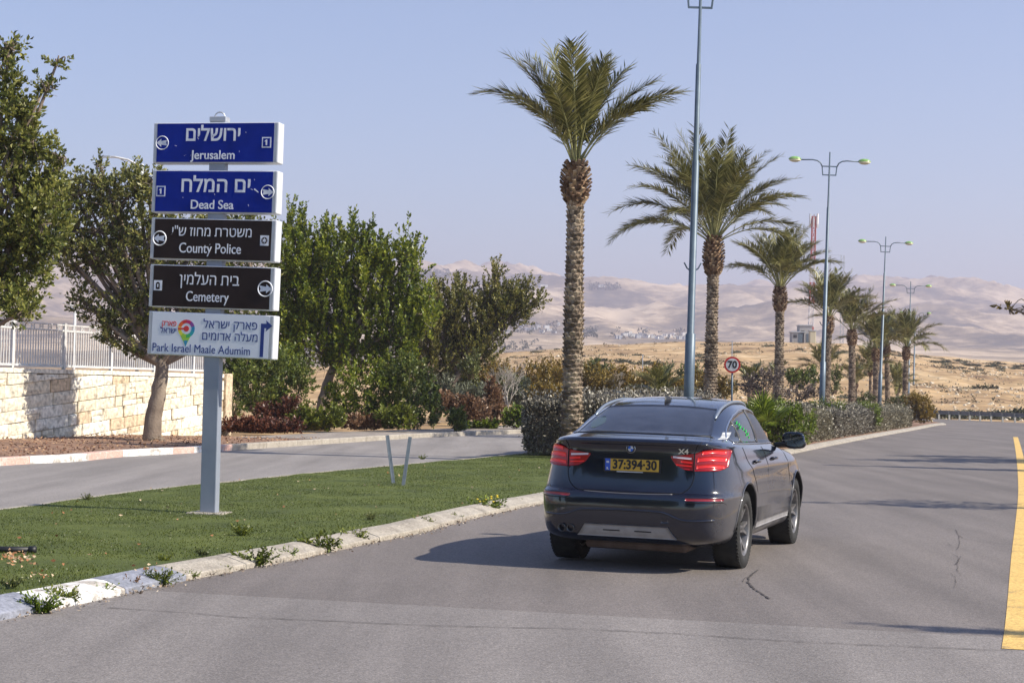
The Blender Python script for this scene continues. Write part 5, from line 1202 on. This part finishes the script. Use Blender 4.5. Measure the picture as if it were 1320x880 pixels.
def boots_mesh(zb, hb, rb, seed, rt):
    rn = random.Random(seed); mb = MB(); rows = max(5, int(hb/.095))
    mb.lathe([(rt*.9, zb-.1), (rb*.72, zb+hb*.25), (rb*.75, zb+hb*.6), (rt*.8, zb+hb)], 12)
    for j in range(rows):
        f = j/(rows-1); z = zb+hb*f*.92; rr = rt+(rb-rt)*math.sin(math.pi*(.12+.80*f))**.8
        for i in range(11):
            a = 2*math.pi*(i+.5*(j % 2)+rn.uniform(-.2, .2))/11; L = rn.uniform(.10, .17)*(1-.2*f); wv = .055
            c, s = math.cos(a), math.sin(a); b_ = Vector((c*rr*.7, s*rr*.7, z)); tip = Vector((c*(rr+.03), s*(rr+.03), z+L)); sd_ = Vector((-s, c, 0))*wv
            mb.add([b_-sd_, b_+sd_, tip+sd_*.7, tip-sd_*.7, b_-sd_+Vector((0, 0, -.05)), tip+Vector((c*.02, s*.02, -.03))+sd_*.6, tip+Vector((c*.02, s*.02, -.03))-sd_*.6],
                   [[0, 1, 2, 3], [4, 1, 2, 5], [0, 4, 6, 3], [4, 5, 6], [3, 2, 5, 6]])
    return mb
def palm(label, base, H, fl, nf, seed, r0=.27, r1=.2, boot=1.1, rb=.36, spread='full', special=(), L=3.4, group='date palms along the median', lean=(0, 0)):
    rn = random.Random(seed); t = thing('date_palm', label, 'palm tree', base, 0, group)
    t.rotation_euler = (R(lean[0]), R(lean[1]), 0)
    trunk_mesh(H, r0, r1, seed).build('trunk', mPTrunk, t)
    boots_mesh(H-.02, boot, rb, seed, r1).build('leaf_base_crown', mBoot, t)
    top = H+boot*.92
    for i in range(nf):
        f = i/max(1, nf-1); yaw = i*2.39996+rn.uniform(-.25, .25)
        if spread == 'full': kind = min(4, int(f*4.6))
        elif spread == 'vase': kind = min(2, int(f*2.7))
        else: kind = min(3, int(f*4))
        e = [(84, 62), (76, 38), (66, 8), (52, -18), (36, -42)][kind]; v = rn.randrange(2)
        LL = L*(.9, .98, 1.0, 1.0, .95)[kind]
        o = frond_obj((kind, v, round(LL, 2)), L=LL, e0=e[0]-v*4, e1=e[1]-v*10, seed=kind*7+v, n=int(fl*2.3), ll=.60, lw=.032 if fl > 40 else .050)
        o.parent = t; o.location = (math.cos(yaw)*.06, math.sin(yaw)*.06, top-.05*kind); o.rotation_euler = (rn.uniform(-.12, .12), rn.uniform(-.08, .08), yaw)
        k = rn.uniform(.86, 1.08); o.scale = (k, k, k)
    for j, (yaw, e0, e1, sc) in enumerate(special):
        o = frond_obj(('s', seed, j), L=L, e0=e0, e1=e1, seed=60+j, n=int(fl*2.2), ll=.58, lw=.034); o.parent = t; o.location = (0, 0, top); o.rotation_euler = (0, 0, R(yaw)); o.scale = (sc, sc, sc)
    return t
def pbase(px, Y): q = at(px, 500, Y); return (q.x, q.y, .07)
palm('tallest and nearest date palm with a sparse vase-shaped crown, left of the car', pbase(738, 37.6), 6.0, 50, 17, 1, .265, .20, .95, .34, 'vase',
     special=((182, 68, -12, 1.06), (-3, 58, 2, 1.05), (35, 74, 38, 1.0), (150, 80, 48, .95), (-60, 78, 40, .9)), L=3.05)
palm('second date palm with a wide full drooping crown, behind the tallest lamp', pbase(915, 55.5), 5.7, 50, 44, 2, .25, .2, 1.35, .36, 'full', lean=(0,.6), L=4.2)
palm('third date palm with short upright crown, left of the hedge lamp', pbase(1004, 75), 5.5, 44, 30, 3, .25, .2, 1.15, .33, 'mid', L=3.45)
palm('fourth date palm, half hidden behind the hedge lamp pole', pbase(1064, 93), 5.2, 32, 22, 4, .24, .2, 1.0, .31, 'mid', lean=(0,1.5), L=3.3)
palm('fifth date palm with one frond reaching out to the right', pbase(1099, 100), 4.75, 32, 20, 5, .25, .2, 1.0, .31, 'mid', special=((0, 52, 8, 1.1),), lean=(0,-.8), L=3.3)
palm('sixth date palm, dark trunk hard against the third lamp pole', pbase(1129, 106), 3.9, 30, 20, 6, .24, .2, .9, .3, 'mid', L=2.9)
palm('seventh date palm with slim trunk between the two last lamps', pbase(1145, 118), 4.5, 30, 20, 7, .2, .17, .9, .27, 'mid', lean=(0,-1.6), L=3.1)
palm('last date palm in the row, before the amber bush', pbase(1166, 112), 4.2, 30, 24, 8, .22, .18, .9, .28, 'full', lean=(0,1.2), L=3.1)
palm('young palm with low drooping crown behind the fourth palm trunk', pbase(1062, 112), 2.9, 26, 14, 9, .16, .14, .5, .2, 'full', L=2.2, group='young palms behind the median')
palm('small young palm seen behind the fifth palm trunk', pbase(1103, 125), 2.2, 26, 12, 10, .14, .12, .4, .18, 'mid', L=2.2, group='young palms behind the median')
palm('young palm with a ragged crown left of the third lamp', pbase(1122, 116), 3.1, 26, 16, 11, .12, .11, .4, .18, 'full', L=2.5, group='young palms behind the median')
palm('young palm low between the last two trunks', pbase(1157, 124), 1.9, 26, 16, 12, .16, .14, .4, .2, 'full', L=2.4, group='young palms behind the median')
# stemless palms
def low_palm(name, label, base, nf, L, seed, es, lw=.05, kind='feather', m=None, hs=.35):
    rn = random.Random(seed); t = thing(name, label, 'palm', base)
    mb = MB(); mb.lathe([(.16, 0), (.2, .15), (.19, hs*.6), (.15, hs), (.05, hs+.07)], 10); mb.build('stem', mBoot, t)
    for i in range(nf):
        yaw = i*2.39996+rn.uniform(-.2, .2); e = es[i % len(es)]
        if kind == 'feather':
            o = frond_obj((label, i % 4), L=L, e0=e, e1=e-50, seed=i, n=34, ll=.34, lw=lw)
            o.name = 'frond'
        else:                              # fan: petiole with a pleated radiating blade
            Lp = L*.5; V = []; F = []; er = R(e); ax = Vector((math.cos(er), 0, math.sin(er))); up = Vector((-math.sin(er), 0, math.cos(er))); c = ax*Lp
            V += [(0, -.012, 0), (0, .012, 0), tuple(c+Vector((0, .01, 0))), tuple(c-Vector((0, .01, 0)))]; F.append([0, 1, 2, 3]); n_ = 22
            for j in range(n_):
                a = R(-115+230*j/(n_-1)); d = ax*math.cos(a)+Vector((0, 1, 0))*math.sin(a)+up*.12; R_ = L*.5*(1-.2*abs(a)/2)*rn.uniform(.9, 1.05); sd_ = (ax*-math.sin(a)+Vector((0, 1, 0))*math.cos(a))*.02
                b0 = len(V); V += [tuple(c), tuple(c+d*R_*.55+sd_+up*.02), tuple(c+d*R_-Vector((0, 0, .03))), tuple(c+d*R_*.55-sd_)]; F.append([b0, b0+1, b0+2, b0+3])
            o = mk('frond', V, F, m or lmBright, None)
        o.parent = t; o.location = (0, 0, hs); o.rotation_euler = (0, 0, yaw); k = rn.uniform(.85, 1.1); o.scale = (k, k, k)
    return t
q = at(852, 508, 62); low_palm('dwarf_palm', 'short dark dwarf palm left of the tallest lamp pole', (q.x, q.y, 0), 34, 1.45, 31, (80, 60, 35, 12, 70), hs=1.5)
q = at(968, 492, 82); low_palm('dwarf_palm', 'short grey-green palm right of the speed sign, behind the dry brush', (q.x, q.y, 0), 18, 1.35, 32, (82, 66, 50, 75), hs=2.1)
q = at(1000, 478, 95); low_palm('dwarf_palm', 'dark low palm left of the third palm trunk', (q.x, q.y, 0), 14, 1.3, 34, (40, 20, 60), hs=2.8)
q = at(982, 524, 46); low_palm('fan_palm', 'light green fan palm bush behind the car roof edge', (q.x, q.y, .08), 24, 1.2, 33, (82, 70, 55, 40, 20), kind='fan', hs=.5)
# ------------------------------------------------------------------ off-frame trees and pole whose shadows cross the road
def shade_spot(px, py, h): q = G(px, py); L = h/math.tan(SUN_EL); return Vector((q.x+L*math.sin(SUN_AZ), q.y+L*math.cos(SUN_AZ), 0))
def cypress(label, tip, h, wid, seed):
    p_ = shade_spot(*tip, h); bl = [(p_+Vector((0, 0, h*f)), (wid*k, wid*k, h*.13)) for f, k in ((.16, .8), (.28, 1.), (.4, 1.), (.52, .9), (.64, .7), (.75, .48), (.85, .28))]
    return tree(label, p_, [p_+Vector((0, 0, h*.3)), p_+Vector((0, 0, h*.93))], bl, lmUnder, seed, dens=16, slen=.5, nleaf=16, L=.12, W=.06, r0=.12, up=2.5, name='cypress_tree', group='slender trees beyond the right edge')
cypress('tall slender cypress beyond the right edge whose shadow line crosses the road past the car', (1040, 598), 10.5, .62, 71)
cypress('nearest slender cypress beyond the right edge casting a pointed shadow over the yellow line', (1100, 804), 7.0, .42, 72)
# broad tree whose crown shades the road beyond the car
sh = lambda x, y, h: Vector((x+h/math.tan(SUN_EL)*math.sin(SUN_AZ), y+h/math.tan(SUN_EL)*math.cos(SUN_AZ), h))
b_ = Vector((22.5, 38.6, 0))
tree('broad roadside tree beyond the right edge shading the far part of the road', b_, [b_+Vector((0, 0, 2)), b_+Vector((-.3, 0, 4.2))],
     [(sh(x, y, h), r_) for x, y, h, r_ in ((11.2, 42.2, 6.4, (1.6, .7, .6)), (13.5, 43.2, 6.8, (2.2, 1.3, .9)), (15.5, 42.4, 6.2, (2, 1.6, 1.2)), (12.6, 45.6, 6.9, (1.6, .5, .5)), (18, 43, 6, (2, 1.8, 1.4)))],
     lmCarob2, 61, dens=9, slen=.6, nleaf=20, L=.16, W=.08, r0=.2, up=.3)
q = at(1330, 400, 24); b_ = Vector((q.x+2.6, q.y-.3, 0))
tree('small roadside tree at the right border, only the tip of one branch in view', b_, [b_+Vector((.1, 0, 1.2)), b_+Vector((0, 0, 2.2))],
     [(b_+Vector((.6, .2, 3.6)), (1.0, .9, .8)), (b_+Vector((-.6, 0, 3.0)), (.8, .5, .35)), (q+Vector((.9, 0, .02)), (.7, .22, .16)), (q+Vector((0, 0, 0)), (.35, .09, .06)), (q+Vector((-.33, 0, .03)), (.16, .05, .03))],
     lmOr, 62, dens=22, slen=.22, nleaf=10, L=.075, W=.036, r0=.09, up=.2)
# unseen carob trees added behind the viewpoint to darken the car tail's reflections
src = next(o for o in COL.objects if o.name == 'leafy_tree.002')
for k, (x, y, s_) in enumerate(((-9, -13, 1.1), (-14, -9, 1.0), (-19, -15, 1.25), (-24, -8, 1.1), (-29, -14, 1.2), (-35, -6, 1.1))):
    c = copy_tree(src); c.location = (x, y, 0); c.rotation_euler = (0, 0, k*1.3); c.scale = (s_, s_, s_)
    tag(c, 'carob tree on the verge behind the viewpoint, outside the frame', 'tree', 'carob trees added behind the viewpoint')
# ------------------------------------------------------------------ hill: desert bushes, rocks, mast, town
rng = random.Random(8)
mRock = mat('pale_rock', [(.25, (.36, .28, .19)), (.6, (.50, .41, .29)), (.85, (.62, .54, .42))], .95, scale=1.2, island=.8)
r = np.random.default_rng(9); proto = []
for k in range(5):
    n = 260; d = unit(r.normal(size=(n, 3))*np.array([1, 1, .55])); d[:, 2] = np.abs(d[:, 2]); P = d*r.uniform(.3, 1, (n, 1))*np.array([1.0, .8, .48])
    V, F = leaf_arrays(r, P, d+r.normal(size=(n, 3))*.6, .26, .12); o = mk('foliage', V, F, lmSage if k == 3 else mat('desert_scrub_%d' % k if False else 'desert_scrub', [(.25, (.035, .042, .022)), (.6, (.075, .08, .042)), (.85, (.13, .13, .07))], .9, scale=.3, island=.6), None); proto.append(o.data); bpy.data.objects.remove(o)
pts = []
for i in range(270):
    for _ in range(40):
        px = rng.uniform(1140, 1345) if rng.random() < .66 else rng.uniform(650, 1340); Y = 127/(1-.60*rng.random()); x = (px-660)/FPX*Y
        if fbm(x, Y, .03, 3, 50) > -.15+rng.random()*.3: break
    y = Y; z = terr(x, y); pts.append((x, y, z))
for i, p in enumerate(pts):
    o = bpy.data.objects.new('desert_shrub', proto[i % 5]); COL.objects.link(o); s = rng.uniform(.35, 1.0)*(.9 if p[1] > 210 else 1.2); o.location = (p[0], p[1], p[2]-.05); o.scale = (s*1.5, s*1.1, s*1.0); o.rotation_euler = (0, 0, rng.uniform(0, 6))
    tag(o, 'small dark desert shrub dotted on the golden stony hillside', 'shrub', 'shrubs dotted over the golden hill')
mb = MB(); cn = 0
V = []; F = []
for i in range(5200):
    px = rng.uniform(640, 1360); Y = 126/(1-.61*rng.random()); x = (px-660)/FPX*Y; 
    if px < 1100 and rng.random() < .55: continue
    if fbm(x, Y, .05, 3, 20) < rng.uniform(-.25, .2): continue
    z = terr(x, Y); s = rng.uniform(.05, .24)*(1 if rng.random() < .9 else 1.7); b_ = len(V)
    V += [(x+math.cos(a)*s*rng.uniform(.7, 1.5), Y+math.sin(a)*s*rng.uniform(.6, 1.2), z-.03) for a in (0, 1.57, 3.14, 4.71)]+[(x+rng.uniform(-.1, .1), Y, z+s*rng.uniform(.35, .8)), (x+s*.5, Y, z+s*.4)]
    F += [[b_, b_+1, b_+4], [b_+1, b_+2, b_+4], [b_+2, b_+3, b_+4], [b_+3, b_, b_+5], [b_+3, b_+5, b_+4], [b_, b_+4, b_+5]]
tag(mk('hill_rocks', V, F, mRock), kind='stuff')
parts = []
for i in range(5200):
    px = rng.uniform(640, 1360); Y = 127/(1-.61*rng.random()); x = (px-660)/FPX*Y
    if fbm(x, Y, .06, 3, 70) < rng.uniform(-.3, .3): continue
    n = 7; s = rng.uniform(.10, .34); d = unit(r.normal(size=(n, 3))*np.array([1, 1, .5])); d[:, 2] = abs(d[:, 2])
    parts.append(leaf_arrays(r, np.array([x, Y, terr(x, Y)])+d*s*.4, d, s, s*.5))
V, F = merge(parts); tag(mk('dry_tufts', V, F, mat('dry_tuft', [(.25, (.07, .065, .035)), (.5, (.15, .125, .065)), (.8, (.27, .20, .11))], .9, scale=.4, island=1.0)), kind='stuff')
# lattice mast, red and white
def hillpt(px, Y): x = at(px, 440, Y).x; return Vector((x, Y, terr(x, Y)))
Y = 372; b_ = hillpt(1044, Y); topz = at(1048.5, 279, Y).z; H = topz-b_.z
mast = thing('telecom_mast', 'tall red and white lattice telecom mast on the hill crest behind the palms', 'mast', b_); mast.rotation_euler = (0, R(1.0), 0)
mMR = mat('mast_red', (.42, .07, .05), .6); mMW = mat('mast_white', (.72, .70, .72), .6)
nb = 7; w0, w1 = .54, .42
for k in range(nb):
    za, zb = H*k/nb, H*(k+1)/nb; mb = MB(); wa, wb = w0+(w1-w0)*k/nb, w0+(w1-w0)*(k+1)/nb
    for sx_, sy_ in ((-1, -1), (1, -1), (1, 1), (-1, 1)): mb.tube([(sx_*wa, sy_*wa, za), (sx_*wb, sy_*wb, zb)], .085, 5)
    c = [(-1, -1), (1, -1), (1, 1), (-1, 1)]; ns = 3
    for s in range(ns):
        z1_, z2_ = za+(zb-za)*s/ns, za+(zb-za)*(s+1)/ns
        for i in range(4):
            a, d = c[i], c[(i+1) % 4]; mb.tube([(a[0]*wa, a[1]*wa, z1_), (d[0]*wb, d[1]*wb, z2_)], .055, 4, cap=False); mb.tube([(d[0]*wa, d[1]*wa, z1_), (a[0]*wb, a[1]*wb, z2_)], .055, 4, cap=False); mb.tube([(a[0]*wa, a[1]*wa, z2_), (d[0]*wa, d[1]*wa, z2_)], .055, 4, cap=False)
    mb.build('lattice_section', mMW if k in (0, 2, 4) else mMR, mast)
for k in range(6):
    a = k*math.pi/3+.3; mb = MB(); mb.box((math.cos(a)*.95, math.sin(a)*.95, H-1.4+(.8 if k % 2 else 0)), (.35, .35, 2.4), a); mb.build('antenna_panel', mMW if k % 3 else mSteel, mast)
hutm = mat('grey_hut_wall', [(.3, (.30, .30, .31)), (.7, (.40, .39, .38))], .8, scale=.5)
for k, (px, w_, h_, lb) in enumerate(((1027, 2.4, 2.2, 'small grey equipment cabin at the left foot of the mast'), (1037, 2.6, 3.7, 'taller grey equipment building at the foot of the red and white mast'))):
    q = hillpt(px, 331); t = thing('equipment_cabin', lb, 'cabin', q)
    mb = MB(); mb.box((0, 0, h_/2), (w_, 3, h_)); mb.build('wall', hutm, t); mb = MB(); mb.box((0, 0, h_+.12), (w_+.3, 3.3, .22)); mb.build('roof', mSteel, t)
    mb = MB(); mb.box((w_*.2, -1.52, 1.1), (.9, .06, 2.0)); mb.build('door', mPoleBlue, t); mb = MB(); mb.box((-w_*.25, -1.52, h_*.65), (.7, .06, .6)); mb.build('window', mBlack, t)
q = hillpt(1047, 327); t = thing('tarpaulin_box', 'pale yellow box beside the mast foot', 'box', q); mb = MB(); mb.box((.0, 0, 1.3), (1.3, 1.3, 2.6)); bevel(mb.build('wall', mat('pale_yellow_panel', (.50, .45, .32), .7), t), .15); mb = MB(); mb.box((0, 0, 2.7), (1.5, 1.5, .2)); mb.build('lid', mSteel, t)
t = thing('antenna_gantry', 'grey frame of two slim masts joined by a wire behind the fourth palm', 'antenna', hillpt(1077, 340)); s = FPX/340; zt = at(1077, 329, 340).z-t.location.z
for dx, wd_ in ((-8/s, .12), (8/s, .32)):
    mb = MB()
    for e in (-1, 1): mb.tube([(dx+e*wd_, 0, 0), (dx+e*wd_, 0, zt)], .08, 5)
    for i in range(16): mb.tube([(dx-wd_, 0, zt*i/16), (dx+wd_, 0, zt*(i+1)/16)], .05, 4)
    mb.build('mast', mSteel, t)
mb = MB(); mb.tube([(-8/s, 0, zt), (8/s, 0, zt)], .04, 4); mb.build('wire', mSteel, t)
# thin hill posts
for px, y0_, y1_, Y, lb in ((828, 458, 482, 110, 'thin post on the slope left of the dwarf palm'), (943.5, 440, 456, 120, 'thin post rising above the speed sign')):
    a = at(px, y1_+8, Y); t = thing('thin_post', lb, 'post', (a.x, a.y, terr(a.x, a.y))); top = at(px, y0_, Y).z-t.location.z; mb = MB(); mb.tube([(0, 0, 0), (0, 0, top)], .035, 6); mb.build('shaft', mSteel, t); mb = MB(); mb.box((0, 0, top), (.12, .08, .06)); mb.build('cap', mSteel, t)
# far towns: small houses
mHW = mat('far_white_wall', [(.3, (.66, .65, .62)), (.7, (.8, .79, .76))], .8, scale=.1); mHG = mat('far_grey_wall', [(.3, (.34, .36, .40)), (.7, (.5, .5, .52))], .8, scale=.1); mWin = mat('far_window', (.05, .06, .08), .3); mRoofB = mat('far_blue_roof', (.42, .50, .60), .5)
def pix_ground(px, py, lo=360, hi=4600):
    d = ray(px, py); prev = None; Y = lo
    while Y < hi:
        x = d.x/d.y*Y; z = HCAM+d.z/d.y*Y
        if z <= terr(x, Y): return Vector((x, Y, terr(x, Y)))
        Y += 12
    return None
def far_house(px, py, wpx, hpx, m, lb, grp):
    q = pix_ground(px, py)
    if q is None: return
    s = FPX/q.y; w_, h_ = wpx/s, hpx/s; t = thing('far_building', lb, 'building', q-Vector((0, 0, .4)), rng.uniform(-.4, .4), grp)
    mb = MB(); mb.box((0, 0, h_/2), (w_, w_*.8, h_)); mb.build('wall', m, t); mb = MB(); mb.box((0, 0, h_+h_*.03), (w_*1.05, w_*.85, h_*.06)); mb.build('roof', mSteel if m is not mHG else mRoofB, t)
    mb = MB()
    for i in range(max(2, int(wpx/2.5))): mb.box((w_*(-.4+.8*(i+.5)/max(2, int(wpx/2.5))), -w_*.405, h_*.55), (w_*.08, w_*.02, h_*.22))
    mb.build('window_row', mWin, t)
ORD = 'leftmost second third fourth fifth sixth seventh eighth ninth tenth eleventh twelfth thirteenth fourteenth fifteenth sixteenth seventeenth eighteenth nineteenth twentieth twenty-first twenty-second twenty-third twenty-fourth'.split()
for i in range(24):
    px = 793+94*(i+rng.uniform(.15, .85))/24; w_ = rng.random() < .6; far_house(px, rng.uniform(431, 438), rng.uniform(3, 8), rng.uniform(2.5, 5), mHW if w_ else mHG, 'tiny %s building, %s from the left in the village above the car roof' % ('white' if w_ else 'grey', ORD[i]), 'village buildings in the valley')
for i in range(18):
    px = 633+88*(i+rng.uniform(.15, .85))/18; w_ = rng.random() < .35; far_house(px, rng.uniform(420, 430), rng.uniform(3, 8), rng.uniform(2, 4), mHW if w_ else mHG, 'tiny %s building, %s from the left in the settlement left of the tall palm' % ('white' if w_ else 'grey-blue', ORD[i]), 'settlement buildings left of the tall palm')
for px, py, w_, h_, lb in ((607, 375, 22, 3, 'long low pale-roofed shed far away above the leaning carob'), (585, 374, 14, 3, 'pale-roofed far shed left of the longest one'), (684, 372, 7, 4, 'white far block left of the tall palm trunk'), (700, 371, 10, 3, 'second white far block nearest the tall palm trunk'), (568, 358, 5, 3, 'lone bright far house high above the sheds'), (775, 372, 8, 3, 'faint far house right of the tall palm trunk')):
    far_house(px, py, w_, h_, mHW, lb, None)
# dark tree tufts by the villages and on far slopes
P = []
for i in range(260):
    zone = rng.choice(((788, 892, 428, 438), (632, 722, 418, 432), (640, 700, 440, 455), (545, 580, 352, 360), (740, 770, 425, 436), (760, 800, 368, 375)))
    q = pix_ground(rng.uniform(zone[0], zone[1]), rng.uniform(zone[2], zone[3]))
    if q is not None: P.append(q)
parts = []
for q in P:
    s = q.y/FPX*rng.uniform(1.2, 3.0); n = 14; d = unit(r.normal(size=(n, 3))); parts.append(leaf_arrays(r, np.array(q)+d*s*.6+np.array([0, 0, s*.8]), d, s*1.1, s*.9))
V, F = merge(parts); tag(mk('far_trees', V, F, mat('far_tree_leaf', (.05, .06, .045), .9)), kind='stuff')
# ------------------------------------------------------------------ haze: one closed box of air
hz = MB(); X0, X1, Y0, Y1, Z0, Z1 = -9000, 9000, -300, 7500, -30, 420
hz.add([(X0, Y0, Z0), (X1, Y0, Z0), (X1, Y1, Z0), (X0, Y1, Z0), (X0, Y0, Z1), (X1, Y0, Z1), (X1, Y1, Z1), (X0, Y1, Z1)], [[0, 3, 2, 1], [4, 5, 6, 7], [0, 1, 5, 4], [1, 2, 6, 5], [2, 3, 7, 6], [3, 0, 4, 7]])
mHz = bpy.data.materials.new('haze_air'); mHz.use_nodes = True; nt = mHz.node_tree; nt.nodes.clear(); o_ = nt.nodes.new('ShaderNodeOutputMaterial'); pv = nt.nodes.new('ShaderNodeVolumePrincipled')
pv.inputs['Color'].default_value = (.91, .83, .97, 1); pv.inputs['Density'].default_value = .00035; pv.inputs['Anisotropy'].default_value = .15; nt.links.new(pv.outputs[0], o_.inputs['Volume'])
tag(hz.build('haze', mHz), kind='stuff')
